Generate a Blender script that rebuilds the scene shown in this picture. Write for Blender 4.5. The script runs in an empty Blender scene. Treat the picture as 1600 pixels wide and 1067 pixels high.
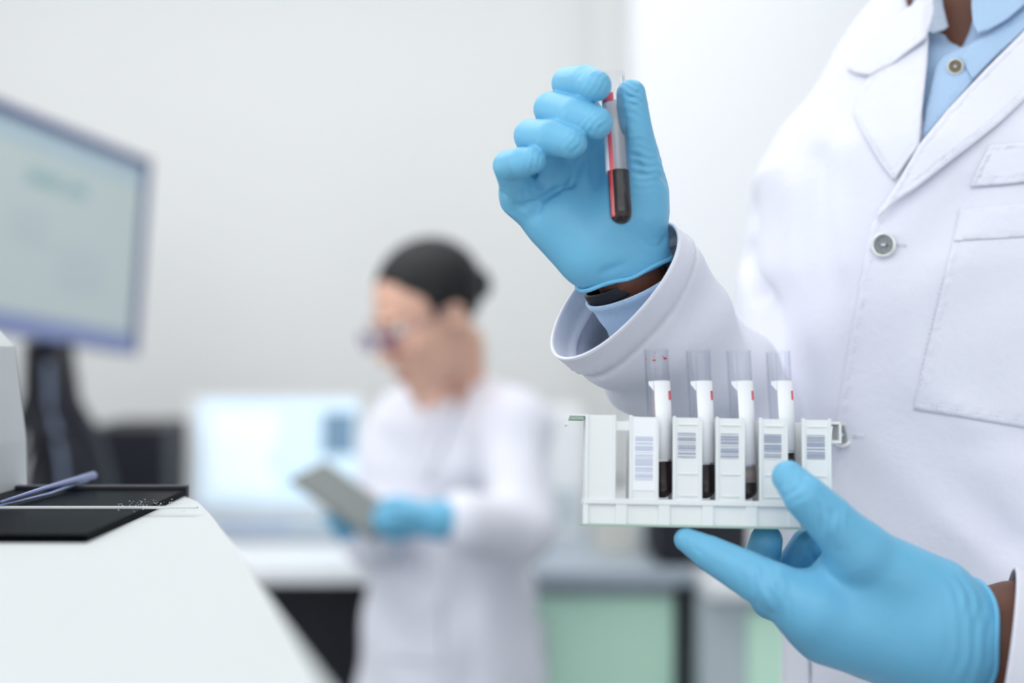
import bpy, bmesh, math, random
import numpy as np
from mathutils import Vector, Matrix
from mathutils.bvhtree import BVHTree
from mathutils.geometry import delaunay_2d_cdt
random.seed(4)
S = bpy.context.scene
C = S.collection
# ---------------------------------------------------------------- camera, world, lights, exposure
F = 2222.2          # 50 mm lens on 36 mm sensor, 1600 px wide
CZ = 1.30
def P(px, py, Y):
    return Vector(((px-800)/F*Y, Y, CZ-(py-533.5)/F*Y))
cam = bpy.data.objects.new('camera', bpy.data.cameras.new('camera')); C.objects.link(cam)
cam.location = (0, 0, CZ); cam.rotation_euler = (math.pi/2, 0, 0)
cam.data.lens = 50; cam.data.sensor_width = 36; cam.data.clip_start = .02
cam.data.dof.use_dof = True; cam.data.dof.focus_distance = .815; cam.data.dof.aperture_fstop = 2.6
S.camera = cam
W = bpy.data.worlds.new('world'); S.world = W; W.use_nodes = True
W.node_tree.nodes['Background'].inputs[0].default_value = (.90, .95, 1, 1)
W.node_tree.nodes['Background'].inputs[1].default_value = .92
def area(name, loc, target, size, power, col=(1, 1, 1)):
    l = bpy.data.lights.new(name, 'AREA'); l.shape = 'RECTANGLE'; l.size, l.size_y = size
    l.energy = power; l.color = col
    o = bpy.data.objects.new(name, l); C.objects.link(o); o.location = loc
    o.rotation_euler = (Vector(target)-Vector(loc)).to_track_quat('-Z', 'Y').to_euler()
    return o
area('ceiling_light_near', (-.5, .1, 2.66), (-.2, .5, 0), (1.8, 1.8), 15, (1, .99, .97))
area('fill_light_middle', (-.2, 1.4, 2.66), (-.1, 1.9, 0), (2.4, .9), 12, (1, .99, .97))  # added fill, no fixture: lifts the cabinet fronts and the woman's front
area('ceiling_light_far', (-.6, 2.35, 2.66), (-.6, 2.4, 0), (2.6, 1.3), 22, (.99, 1, 1))
area('window_light', (-2.8, .6, 1.7), (.2, 1.0, 1.3), (2.2, 1.6), 20, (.95, .97, 1))
area('fill_light_rear', (.1, -1.1, 2.6), (-.1, 2.6, .6), (2.6, 1.2), 15, (.98, .99, 1))  # unseen fill added behind the camera to brighten cabinet doors and lower coat
S.view_settings.view_transform = 'Standard'; S.view_settings.look = 'None'
S.view_settings.gamma = 1; S.view_settings.exposure = 0.13
try: S.view_settings.use_curve_mapping = False
except Exception: pass

# ---------------------------------------------------------------- materials
def lin(c):
    return tuple(((v/255)/12.92 if v/255 <= .04045 else ((v/255+.055)/1.055)**2.4) for v in c)+(1,)
def mat(name, rgb, rough=.5, metal=0, noise=0, nscale=40, bump=0, bscale=200, sheen=0, sss=0, trans=0, ior=1.45, emit=0, coat=0, stretch=None, alpha=1):
    m = bpy.data.materials.new(name); m.use_nodes = True
    nt = m.node_tree; b = nt.nodes['Principled BSDF']
    col = lin(rgb)
    b.inputs['Base Color'].default_value = col
    b.inputs['Roughness'].default_value = rough; b.inputs['Metallic'].default_value = metal
    b.inputs['IOR'].default_value = ior
    b.inputs['Transmission Weight'].default_value = trans
    b.inputs['Sheen Weight'].default_value = sheen
    b.inputs['Coat Weight'].default_value = coat
    b.inputs['Alpha'].default_value = alpha
    if sss:
        b.inputs['Subsurface Weight'].default_value = sss; b.inputs['Subsurface Scale'].default_value = .006
    if emit:
        b.inputs['Emission Color'].default_value = col; b.inputs['Emission Strength'].default_value = emit
    if noise or bump:
        tc = nt.nodes.new('ShaderNodeTexCoord'); mp = nt.nodes.new('ShaderNodeMapping')
        nt.links.new(tc.outputs['Object'], mp.inputs[0])
        if stretch: mp.inputs['Scale'].default_value = stretch
    if noise:
        n = nt.nodes.new('ShaderNodeTexNoise'); n.inputs['Scale'].default_value = nscale; n.inputs['Detail'].default_value = 4
        nt.links.new(mp.outputs[0], n.inputs['Vector'])
        mx = nt.nodes.new('ShaderNodeMix'); mx.data_type = 'RGBA'
        mx.inputs[6].default_value = tuple(v*(1-noise) for v in col[:3])+(1,)
        mx.inputs[7].default_value = tuple(min(1, v*(1+noise*.5)) for v in col[:3])+(1,)
        nt.links.new(n.outputs[0], mx.inputs[0]); nt.links.new(mx.outputs[2], b.inputs['Base Color'])
    if bump:
        n = nt.nodes.new('ShaderNodeTexNoise'); n.inputs['Scale'].default_value = bscale; n.inputs['Detail'].default_value = 3
        nt.links.new(mp.outputs[0], n.inputs['Vector'])
        bp = nt.nodes.new('ShaderNodeBump'); bp.inputs['Strength'].default_value = bump; bp.inputs['Distance'].default_value = .002
        nt.links.new(n.outputs[0], bp.inputs['Height']); nt.links.new(bp.outputs[0], b.inputs['Normal'])
    return m
M = dict(
    wall=mat('wall_paint', (222, 223, 222), .9, noise=.015, nscale=3),
    wall2=mat('partition_paint', (240, 242, 245), .9, noise=.01, nscale=3),
    ceil=mat('ceiling_paint', (235, 236, 236), .9, noise=.01, nscale=3),
    floor=mat('vinyl_floor', (165, 170, 175), .4, noise=.06, nscale=30),
    coat=mat('white_cotton', (231, 232, 243), .85, noise=.015, nscale=300, bump=.25, bscale=160, sheen=.15),
    seam=mat('white_thread', (232, 236, 244), .8, noise=.02, nscale=500),
    shirt=mat('blue_chambray', (176, 205, 236), .85, noise=.10, nscale=420, bump=.3, bscale=700, sheen=.2, stretch=(3, 1, 1)),
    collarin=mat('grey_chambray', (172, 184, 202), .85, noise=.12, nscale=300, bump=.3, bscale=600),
    glove=mat('nitrile_blue', (112, 186, 222), .42, noise=.04, nscale=60, bump=.12, bscale=260, sss=.08),
    skin=mat('brown_skin', (104, 62, 44), .5, noise=.08, nscale=120, bump=.1, bscale=500, sss=.1),
    wskin=mat('light_skin', (230, 184, 162), .5, noise=.05, nscale=60, bump=.05, bscale=500, sss=.1),
    lips=mat('lip_red', (185, 95, 95), .45, noise=.05, nscale=100),
    hair=mat('black_hair', (11, 12, 17), .6, noise=.3, nscale=150, bump=.3, bscale=200, stretch=(1, 6, 6)),
    eye=mat('eye_white', (235, 235, 232), .2, noise=.01),
    pupil=mat('dark_iris', (35, 25, 20), .2, noise=.05),
    watch=mat('black_strap', (18, 22, 34), .4, noise=.1),
    metal=mat('polished_metal', (232, 232, 230), .3, 1, noise=.05, nscale=400),
    filig=mat('filigree_metal', (190, 194, 196), .4, .8, noise=.6, nscale=900, bump=1, bscale=1300),
    horn=mat('horn_button', (140, 125, 95), .3, noise=.35, nscale=250),
    plastic=mat('white_plastic', (236, 239, 239), .38, noise=.01, nscale=60, bump=.03, bscale=60, sss=.05),
    pgreen=mat('green_grey_plastic', (168, 195, 180), .4, noise=.03, nscale=60),
    label=mat('paper_label', (246, 248, 252), .6, noise=.01, nscale=100),
    ink=mat('barcode_ink', (150, 160, 184), .7, noise=.05, nscale=300),
    paleink=mat('pale_ink', (196, 205, 225), .7, noise=.05, nscale=300),
    redink=mat('red_ink', (240, 104, 118), .6, noise=.08, nscale=300),
    glass=mat('clear_tube', (252, 252, 255), .03, trans=1, ior=1.30, noise=.004, nscale=20),
    blood=mat('dark_blood', (26, 1, 8), .12, noise=.15, nscale=150, ior=1.25),
    bloodred=mat('thin_blood', (214, 24, 30), .12, noise=.1, nscale=200, coat=.5),
    film=mat('pink_film', (240, 196, 206), .2, noise=.06, nscale=200, alpha=.35),
    serum=mat('grey_serum', (160, 146, 140), .15, noise=.05, nscale=100, alpha=.9),
    bezel=mat('blue_grey_bezel', (54, 68, 126), .4, noise=.03, nscale=20),
    bezel2=mat('lavender_bezel', (136, 148, 190), .4, noise=.02, nscale=20),
    black=mat('black_plastic', (15, 19, 32), .5, noise=.1, nscale=30),
    gloss=mat('black_gloss', (7, 9, 14), .25, noise=.1, nscale=60, ior=1.03),
    dust=mat('dust_specks', (190, 200, 215), .7, noise=.05),
    cable=mat('grey_cable', (120, 132, 158), .45, noise=.1),
    screen=mat('laptop_screen', (206, 228, 244), .4, emit=.38, noise=.02, nscale=6),
    scr2=mat('screen_panel_white', (228, 240, 250), .4, emit=.36, noise=.01),
    scr3=mat('screen_panel_teal', (110, 140, 165), .4, emit=.25, noise=.05),
    mscr=mat('monitor_screen', (172, 184, 184), .35, emit=.20, noise=.03, nscale=5),
    mscr2=mat('monitor_header', (158, 178, 188), .35, emit=.20, noise=.03, nscale=5),
    mscr3=mat('monitor_field', (168, 180, 184), .35, emit=.20, noise=.02),
    mtext=mat('monitor_text', (138, 166, 170), .4, emit=.2, noise=.05),
    bench=mat('bench_laminate', (232, 235, 238), .35, noise=.02, nscale=8),
    edge=mat('bench_edge', (168, 180, 192), .4, noise=.02, nscale=8),
    cab=mat('cabinet_grey', (196, 206, 212), .5, noise=.02, nscale=8),
    green=mat('green_door', (214, 254, 232), .5, noise=.02, nscale=5),
    handle=mat('handle_grey', (205, 212, 218), .35, .1, noise=.02),
    beige=mat('beige_box', (216, 216, 208), .5, noise=.02, nscale=8),
    tablet=mat('grey_tablet', (128, 134, 132), .5, noise=.05, nscale=10),
    trous=mat('navy_trousers', (40, 46, 66), .85, noise=.08, nscale=60),
    shoe=mat('black_shoe', (20, 20, 22), .4, noise=.1),
    machine=mat('white_housing', (208, 213, 214), .45, noise=.01, nscale=8),
    lens=mat('spectacle_lens', (220, 200, 225), .05, trans=1, ior=1.1, noise=.01),
    frame=mat('spectacle_frame', (110, 80, 120), .3, noise=.05),
)

def clear_plastic():
    m = bpy.data.materials.new('clear_tube'); m.use_nodes = True; nt = m.node_tree; nt.nodes.clear()
    out = nt.nodes.new('ShaderNodeOutputMaterial'); tr = nt.nodes.new('ShaderNodeBsdfTransparent'); gl = nt.nodes.new('ShaderNodeBsdfGlossy')
    mx = nt.nodes.new('ShaderNodeMixShader'); lw = nt.nodes.new('ShaderNodeLayerWeight'); rp = nt.nodes.new('ShaderNodeValToRGB'); r2 = nt.nodes.new('ShaderNodeValToRGB')
    lw.inputs[0].default_value = .5; gl.inputs['Roughness'].default_value = .06
    rp.color_ramp.elements[0].position = .0; rp.color_ramp.elements[0].color = (.985, .988, .994, 1)
    rp.color_ramp.elements[1].position = .97; rp.color_ramp.elements[1].color = (.66, .70, .76, 1)
    e = rp.color_ramp.elements.new(.75); e.color = (.97, .977, .99, 1)
    r2.color_ramp.elements[0].position = .0; r2.color_ramp.elements[0].color = (.03, .03, .03, 1)
    r2.color_ramp.elements[1].position = 1; r2.color_ramp.elements[1].color = (.55, .55, .55, 1)
    e = r2.color_ramp.elements.new(.7); e.color = (.06, .06, .06, 1)
    nt.links.new(lw.outputs['Facing'], rp.inputs[0]); nt.links.new(lw.outputs['Facing'], r2.inputs[0])
    nt.links.new(rp.outputs[0], tr.inputs[0]); nt.links.new(r2.outputs[0], mx.inputs[0])
    nt.links.new(tr.outputs[0], mx.inputs[1]); nt.links.new(gl.outputs[0], mx.inputs[2]); nt.links.new(mx.outputs[0], out.inputs[0])
    return m
M['glass'] = clear_plastic()
# ---------------------------------------------------------------- object helpers
def tag(o, label=None, cat=None, group=None, kind=None):
    if label: o['label'] = label
    if cat: o['category'] = cat
    if group: o['group'] = group
    if kind: o['kind'] = kind
    return o
def empty(name, loc, label, cat, group=None):
    o = bpy.data.objects.new(name, None); C.objects.link(o); o.location = loc
    o.empty_display_size = .05
    bpy.context.view_layer.update()
    return tag(o, label, cat, group)
def link(name, me, m, parent=None, smooth=True, label=None):
    o = bpy.data.objects.new(name, me); C.objects.link(o)
    for mm in (m if isinstance(m, (list, tuple)) else [m]): me.materials.append(M[mm])
    if smooth:
        me.polygons.foreach_set('use_smooth', [True]*len(me.polygons))
    if parent:
        o.parent = parent
        mw = Matrix.Identity(4); q = parent
        while q: mw = q.matrix_basis @ mw; q = q.parent
        o.matrix_basis = mw.inverted()   # mesh data is written in world coordinates
    if label: o['label'] = label
    return o
def recentre(o):
    """move a top-level mesh's origin to the base centre of its bounds"""
    vs = np.array([v.co[:] for v in o.data.vertices]); c = (vs.min(0)+vs.max(0))/2; c[2] = vs[:, 2].min()
    o.data.transform(Matrix.Translation(-Vector(c))); o.location = c
    return o
def mesh(name, vs, fs):
    me = bpy.data.meshes.new(name); me.from_pydata([tuple(v) for v in vs], [], [tuple(f) for f in fs]); me.update()
    return me
class MB:
    """collects boxes, tubes and lathed shapes in one mesh"""
    def __init__(s): s.v = []; s.f = []; s.mi = []
    def add(s, vs, fs, mi=0):
        n = len(s.v); s.v += [tuple(v) for v in vs]; s.f += [tuple(i+n for i in f) for f in fs]; s.mi += [mi]*len(fs); return s
    def box(s, lo, hi, T=None, mi=0, b=0):
        bm = bmesh.new(); bmesh.ops.create_cube(bm, size=1)
        for v in bm.verts:
            v.co = Vector([lo[i]+(hi[i]-lo[i])*(v.co[i]+.5) for i in range(3)])
        if b: bmesh.ops.bevel(bm, geom=bm.edges[:], offset=b, segments=2, affect='EDGES', profile=.7)
        bm.verts.index_update()
        vs = [(T @ v.co if T else v.co)[:] for v in bm.verts]; fs = [[v.index for v in f.verts] for f in bm.faces]
        bm.free(); return s.add(vs, fs, mi)
    def prism(s, pts, a, b, T=None, mi=0):
        """pts: (x, z) outline extruded in y from a to b"""
        n = len(pts)
        vs = [Vector((x, a, z)) for x, z in pts]+[Vector((x, b, z)) for x, z in pts]
        ar = sum(pts[i][0]*pts[(i+1) % n][1]-pts[(i+1) % n][0]*pts[i][1] for i in range(n))
        fs = [list(range(n)), list(range(2*n-1, n-1, -1))]+[[(i+1) % n, i, i+n, (i+1) % n+n] for i in range(n)]
        if ar < 0: fs = [f[::-1] for f in fs]
        return s.add([(T @ v if T else v)[:] for v in vs], fs, mi)
    def tube(s, pts, r, n=12, mi=0, closed=False, cap=True):
        pts = [Vector(p) for p in pts]; rs = r if isinstance(r, (list, tuple)) else [r]*len(pts)
        vs = []; fs = []; m = len(pts); u = None
        for i, p in enumerate(pts):
            if closed: t = (pts[(i+1) % m]-pts[i-1]).normalized()
            else: t = (pts[min(i+1, m-1)]-pts[max(i-1, 0)]).normalized()
            if u is None: u = t.orthogonal().normalized()
            u = (u-t*u.dot(t)).normalized(); w = t.cross(u)
            for k in range(n):
                a = 2*math.pi*k/n; vs.append(p+(u*math.cos(a)+w*math.sin(a))*rs[i])
        for i in range(m if closed else m-1):
            j = (i+1) % m
            for k in range(n): fs.append([i*n+k, i*n+(k+1) % n, j*n+(k+1) % n, j*n+k])
        if cap and not closed: fs += [list(range(n))[::-1], [(m-1)*n+k for k in range(n)]]
        return s.add(vs, fs, mi)
    def lathe(s, prof, T=None, n=40, mi=0, a0=0, a1=2*math.pi):
        """prof: (r, z) pairs, revolved about local z"""
        full = abs(a1-a0-2*math.pi) < 1e-6; k = n if full else n+1; vs = []; fs = []
        for r, z in prof:
            for i in range(k):
                a = a0+(a1-a0)*i/n; v = Vector((r*math.cos(a), r*math.sin(a), z)); vs.append((T @ v if T else v)[:])
        for j in range(len(prof)-1):
            for i in range(k if full else n):
                i2 = (i+1) % k; fs.append([j*k+i, j*k+i2, (j+1)*k+i2, (j+1)*k+i])
        return s.add(vs, fs, mi)
    def build(s, name, m, parent=None, smooth=False, label=None):
        me = mesh(name, s.v, s.f); o = link(name, me, m, parent, smooth, label)
        me.polygons.foreach_set('material_index', s.mi); return o

# ---------------------------------------------------------------- implicit surfaces
def A(v): return np.array(v[:], dtype=np.float32)
def rc(Q, a, b, ra, rb):
    a, b = A(a), A(b); ba = b-a; pa = Q-a
    h = np.clip((pa@ba)/max(1e-9, float(ba@ba)), 0, 1)
    return np.sqrt(((pa-h[..., None]*ba)**2).sum(-1))-(ra+(rb-ra)*h)
def chain(Q, pts, k=.003):
    d = None
    for (a, ra), (b, rb) in zip(pts[:-1], pts[1:]):
        e = rc(Q, a, b, ra, rb); d = e if d is None else smin(d, e, k)
    return d
def ell(Q, c, r, R=None):
    p = Q-A(c)
    if R is not None: p = p@R
    r = np.array(r, dtype=np.float32)
    k0 = np.sqrt(((p/r)**2).sum(-1)); k1 = np.sqrt(((p/(r*r))**2).sum(-1))+1e-9
    return k0*(k0-1)/k1
def smin(a, b, k):
    h = np.maximum(k-np.abs(a-b), 0)/k; return np.minimum(a, b)-h*h*k*.25
def smax(a, b, k): return -smin(-a, -b, k)
def plane(Q, p, n):
    n = A(Vector(n).normalized()); return (Q-A(p))@n
def groove(Q, a, b, w, amp):
    """positive amp = valley, negative = ridge, along the segment a-b"""
    return amp*np.exp(-((rc(Q, a, b, 0, 0)/w)**2))
def wrinkle(Q, c, d, freq, amp, rad, ph=0.):
    q = Q-A(c); d = A(Vector(d).normalized()); s = q@d
    o = A(Vector(d.tolist()).orthogonal().normalized())
    wv = np.sin(freq*s+ph+1.3*np.sin(freq*.31*(q@o)+ph*2))
    return amp*wv*np.exp(-(q**2).sum(-1)/(rad*rad))
def snet(fn, lo, hi, h):
    ax = [np.arange(lo[i], hi[i]+h, h, dtype=np.float32) for i in range(3)]
    n = [len(a) for a in ax]; V = np.empty(n, dtype=np.float32)
    sl = max(1, int(600000/(n[1]*n[2])))
    for i in range(0, n[0], sl):
        g = np.stack(np.meshgrid(ax[0][i:i+sl], ax[1], ax[2], indexing='ij'), -1); V[i:i+sl] = fn(g)
    V[0] = V[-1] = 1; V[:, 0] = V[:, -1] = 1; V[:, :, 0] = V[:, :, -1] = 1
    I = V < 0
    cn = sum(I[a:n[0]-1+a, b:n[1]-1+b, c:n[2]-1+c].astype(np.int8) for a in (0, 1) for b in (0, 1) for c in (0, 1))
    act = (cn > 0) & (cn < 8); idx = -np.ones(act.shape, dtype=np.int64); cells = np.argwhere(act)
    idx[act] = np.arange(len(cells))
    acc = np.zeros((len(cells), 3)); cnt = np.zeros(len(cells))
    co = [(a, b, c) for a in (0, 1) for b in (0, 1) for c in (0, 1)]
    for p in co:
        for q in co:
            if sum(abs(p[i]-q[i]) for i in range(3)) == 1 and p < q:
                v0 = V[cells[:, 0]+p[0], cells[:, 1]+p[1], cells[:, 2]+p[2]]; v1 = V[cells[:, 0]+q[0], cells[:, 1]+q[1], cells[:, 2]+q[2]]
                m = (v0 < 0) != (v1 < 0); t = np.where(m, v0/(v0-v1+1e-12), 0)
                pt = np.array(p)[None]+t[:, None]*(np.array(q)-np.array(p))[None]
                acc += pt*m[:, None]; cnt += m
    vs = (cells+acc/cnt[:, None])*h+np.array([a[0] for a in ax])
    fs = []
    for d in range(3):
        e1, e2 = (d+1) % 3, (d+2) % 3
        s0 = [slice(None)]*3; s1 = [slice(None)]*3; s0[d] = slice(0, n[d]-1); s1[d] = slice(1, n[d])
        a, b = I[tuple(s0)], I[tuple(s1)]; ed = np.argwhere(a != b); fl = a[a != b]
        ok = (ed[:, e1] > 0) & (ed[:, e2] > 0) & (ed[:, e1] < n[e1]-1) & (ed[:, e2] < n[e2]-1); ed = ed[ok]; fl = fl[ok]
        def g(o1, o2):
            c = ed.copy(); c[:, e1] += o1; c[:, e2] += o2; return idx[c[:, 0], c[:, 1], c[:, 2]]
        q = np.stack([g(-1, -1), g(0, -1), g(0, 0), g(-1, 0)], -1); q[~fl] = q[~fl][:, ::-1]; fs.append(q)
    return vs, np.concatenate(fs)
def relax(vs, fs, it=2, f=.5):
    vs = vs.copy()
    for _ in range(it):
        s = np.zeros_like(vs); c = np.zeros(len(vs))
        for i in range(4):
            for j in ((i+1) % 4, (i+3) % 4):
                np.add.at(s, fs[:, i], vs[fs[:, j]]); np.add.at(c, fs[:, i], 1)
        vs += f*(s/np.maximum(c, 1)[:, None]-vs)
    return vs
def implicit(name, fn, lo, hi, h, m, parent=None, label=None, it=1, split=None):
    vs, fs = snet(fn, lo, hi, h); vs = relax(vs, fs, it)
    return link(name, mesh(name, vs.tolist(), fs.tolist()), m, parent, True, label)
def bounds(pts, pad):
    a = np.array([p[:] for p in pts]); return a.min(0)-pad, a.max(0)+pad

def drape(name, poly, bvh, off, thick, m, parent, step=5, seam=None, smoothpoly=False, roll=None, label=None, amp=.0005, yfall=.9, soft=3):
    """cloth panel: outline in view directions laid on a body surface, with its own thickness and hems"""
    pts = [Vector(p) for p in poly]; out = []
    n = len(pts)
    for i in range(n):
        a, b = pts[i], pts[(i+1) % n]; k = max(1, int((b-a).length/step))
        for j in range(k): out.append(a.lerp(b, j/k))
    if smoothpoly:
        for _ in range(6): out = [out[i-1]*.25+out[i]*.5+out[(i+1) % len(out)]*.25 for i in range(len(out))]
    ox = np.array([p[:] for p in out]); nb = len(out)
    gx, gy = np.meshgrid(np.arange(ox[:, 0].min(), ox[:, 0].max(), step), np.arange(ox[:, 1].min(), ox[:, 1].max(), step))
    g = np.stack([gx.ravel(), gy.ravel()], -1)
    nx = np.roll(ox, -1, 0)
    ins = np.zeros(len(g), bool)
    for (x0, y0), (x1, y1) in zip(ox, nx):
        c = ((y0 > g[:, 1]) != (y1 > g[:, 1])) & (g[:, 0] < (x1-x0)*(g[:, 1]-y0)/(y1-y0+1e-12)+x0); ins ^= c
    def dist(q):
        d = np.full(len(q), 1e9)
        for a, b in zip(ox, nx):
            ab = b-a; t = np.clip(((q-a)@ab)/(ab@ab+1e-12), 0, 1); d = np.minimum(d, np.linalg.norm(q-a-t[:, None]*ab, axis=1))
        return d
    g = g[ins]; g = g[dist(g) > step*.55]
    allp = [Vector(p) for p in ox]+[Vector(p) for p in g]
    r = delaunay_2d_cdt(allp, [], [list(range(nb))], 1, 1e-4)
    V2 = np.array([v[:] for v in r[0]]); T = [list(t) for t in r[2]]
    D = dist(V2); top = []; bot = []
    for (x, y), d in zip(V2, D):
        dr = P(x, y, 1)-Vector((0, 0, CZ)); dr.normalize()
        hit, nr, _, dd = bvh.ray_cast(Vector((0, 0, CZ)), dr)
        if hit is None:
            h2 = bvh.find_nearest(P(x, y, yfall)); base = h2[0]
        else: base = hit
        o = off(x, y) if callable(off) else off
        e = min(1, d/soft); h = o-thick*.5*(1-e)**2
        if seam and d < seam*2.2:
            pk = math.sin(x*.55+1.7*math.sin(y*.21))*math.sin(y*.47+1.1*math.sin(x*.33))
            h += -amp*.9*math.exp(-((d-seam)/1.8)**2)+amp*.75*pk*math.exp(-((d-seam*.7)/(seam*.6))**2)
        if roll: h += roll(x, y, d)
        top.append(base-dr*h); bot.append(base-dr*(h-thick*(.4+.6*e)))
    k = len(top); fs = []
    ec = {}
    for t in T:
        a2 = V2[t[0]]; b2 = V2[t[1]]; c2 = V2[t[2]]
        if (b2-a2)[0]*(c2-a2)[1]-(b2-a2)[1]*(c2-a2)[0] > 0: t = t[::-1]
        fs.append(t); fs.append([i+k for i in t[::-1]])
        for i in range(3): ec[(t[i], t[(i+1) % 3])] = 1
    for (a, b) in list(ec):
        if (b, a) not in ec: fs.append([b, a, a+k, b+k])
    return link(name, mesh(name, top+bot, fs), m, parent, True, label)

def ringloft(name, rings, m, parent, thick=.0015, inner=None, label=None, flip=False):
    """rings: list of point rings (outer); an inner wall is built thick inside; both joined at the last ring"""
    n = len(rings[0]); R = [np.array([p[:] for p in r]) for r in rings]; vs = []; fs = []
    cs = [r.mean(0) for r in R]
    inn = []
    for r, c in zip(R, cs):
        d = r-c; L = np.linalg.norm(d, axis=1)[:, None]; inn.append(c+d*(1-thick/L))
    seq = R+inn[::-1]
    for r in seq: vs += r.tolist()
    m2 = len(seq)
    for i in range(m2):
        j = (i+1) % m2
        for k in range(n): fs.append([i*n+k, i*n+(k+1) % n, j*n+(k+1) % n, j*n+k])
    if flip: fs = [f[::-1] for f in fs]
    return link(name, mesh(name, vs, fs), m, parent, True, label)

# ================================================================ THE ROOM
def struct(name, mb, m):
    o = mb.build(name, m); o['kind'] = 'structure'; return o
struct('floor', MB().box((-3, -1.5, -.05), (3, 4.2, 0)), 'floor')
struct('ceiling', MB().box((-3, -1.5, 2.7), (3, 4.2, 2.75)), 'ceil')
struct('wall_back', MB().box((-3, 3.6, 0), (3, 3.7, 2.7)), 'wall')
struct('wall_left', MB().box((-3.1, -1.5, 0), (-3, 3.6, 2.7)), 'wall')
struct('wall_right', MB().box((3, -1.5, 0), (3.1, 3.6, 2.7)), 'wall')
struct('wall_partition', MB().box((.275, 3.22, 0), (3, 3.6, 2.7)), 'wall2')
struct('trim_1', MB().box((.20, 3.54, .95), (.275, 3.6, 2.7)), 'wall')
struct('baseboard_back', MB().box((-3, 3.585, 0), (.27, 3.6, .1)), 'cab')

# ---------------- benches and cabinets
BT = .90
t = empty('lab_bench', (-1.0, 2.95, 0), 'white lab bench carrying the open laptop, with a dark knee space below', 'bench')
MB().box((-2.4, 2.52, BT-.03), (.0, 3.40, BT), b=.004).build('worktop', 'bench', t)
MB().box((-2.4, 2.56, .0), (-2.36, 3.38, BT-.03)).build('side_panel', 'cab', t)
MB().box((-.05, 2.56, .0), (-.01, 3.38, BT-.03)).build('side_panel', 'cab', t)
MB().box((-2.36, 2.80, .0), (-.05, 2.83, BT-.03)).build('back_panel', 'black', t)
def cabinet(x0, x1, yf, label, hx=None, frame=.012, top=BT):
    t = empty('base_cabinet', ((x0+x1)/2, yf+.3, 0), label, 'cabinet')
    MB().box((x0, yf, .08), (x1, yf+.6, top)).build('carcass', 'cab', t)
    MB().box((x0, yf+.05, 0), (x1, yf+.55, .08)).build('plinth', 'black', t)
    d = MB().box((x0+frame, yf-.018, .1), (x1-.006, yf, top-.028), b=.002).build('door', 'green', t)
    if hx:
        MB().tube([(hx, yf-.02, top-.075), (hx, yf-.05, top-.075), (hx, yf-.058, top-.085), (hx, yf-.060, top-.10), (hx, yf-.060, top-.28), (hx, yf-.055, top-.30), (hx, yf-.02, top-.30)], .014, 16).build('handle', 'handle', d, True)
    return t
cabinet(.006, .294, 2.56, 'pale green door base cabinet with a vertical handle, beside the woman', .050, top=.870)
cabinet(.325, .80, 2.42, 'pale green door base cabinet with wide grey edge, right of the dark gap', None, .074, top=.870)
recentre(tag(MB().box((.006, 2.50, .871), (.322, 3.2, .8955), b=.004).build('worktop', 'edge'), 'grey-edged worktop on the handled green cabinet', 'worktop'))
recentre(tag(MB().box((.3235, 2.36, .871), (1.7, 3.2, .8955), b=.004).build('worktop', 'bench'), 'white worktop end right of the dark gap, behind the lower gloved hand', 'worktop'))
recentre(tag(MB().box((.297, 2.60, 0), (.3225, 2.64, .870)).build('gap_shade_strip', 'black'), 'black strip standing in for shade in the gap between the two green cabinets', 'shade strip'))  # open gap between cabinets; its darkness is painted as a black strip
Z2 = .8955
t = empty('storage_box', (.20, 2.77, Z2), 'beige box standing on the worktop left of the black device', 'box')
MB().box((.160, 2.7, Z2), (.238, 2.85, .985), b=.004).build('body', 'beige', t)
MB().box((.157, 2.697, .985), (.241, 2.853, .998), b=.003).build('lid', 'bench', t)
t = empty('desktop_device', (.28, 2.68, Z2), 'black box-shaped device on the worktop under the tube rack', 'device')
MB().box((.258, 2.56, Z2+.006), (.430, 2.80, .985), b=.006).build('housing', 'black', t)
MB().box((.275, 2.555, Z2+.02), (.36, 2.561, .96), b=.001).build('front_panel', 'black', t)
for dx in (.27, .40): MB().box((dx, 2.58, Z2), (dx+.012, 2.78, Z2+.008)).build('foot', 'black', t)
t = empty('white_analyser', (.08, 3.0, Z2), 'white bench analyser behind the woman, beside the beige box', 'analyser')
MB().box((.012, 2.9, Z2), (.15, 3.15, 1.16), b=.01).build('housing', 'bench', t)
MB().box((.03, 2.895, .93), (.13, 2.902, 1.00), b=.001).build('tray', 'cab', t)

# ---------------- laptop
x0 = P(290, 800, 3.13).x; x1 = P(562, 800, 3.13).x
t = empty('laptop', ((x0+x1)/2, 2.98, BT), 'white open laptop with a bright pale blue screen on the lab bench', 'laptop')
MB().box((x0, 2.83, BT+.002), (x1, 3.12, BT+.024), b=.004).build('base', 'edge', t)
kb = MB()
for i in range(14):
    for j in range(5):
        kx = x0+.02+i*(x1-x0-.04)/14; ky = 2.955+j*.029
        kb.box((kx+.001, ky, BT+.024), (kx+(x1-x0-.04)/14-.002, ky+.026, BT+.027))
kb.build('keyboard', 'cab', t)
MB().box((x0+.12, 2.85, BT+.0241), (x1-.12, 2.94, BT+.0252)).build('touchpad', 'bezel2', t)
T = Matrix.Translation((0, 3.125, BT+.02)) @ Matrix.Rotation(math.radians(-7), 4, 'X')
lid = MB().box((x0, 0, 0), (x1, .009, .262), T, b=.003).build('lid', 'bench', t)
MB().box((x0+.03, -.0012, .022), (x1-.006, .0, .252), T).build('screen', 'screen', lid)
MB().box((x0+.05, -.0020, .05), (x0+.20, -.0013, .225), T).build('screen_window', 'scr2', lid)
MB().box((x1-.085, -.0020, .13), (x1-.012, -.0013, .225), T).build('screen_picture', 'scr3', lid)
MB().box((x0+.18, -.0030, .09), (x0+.24, -.0023, .15), T).build('screen_panel', 'screen', lid)

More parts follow.
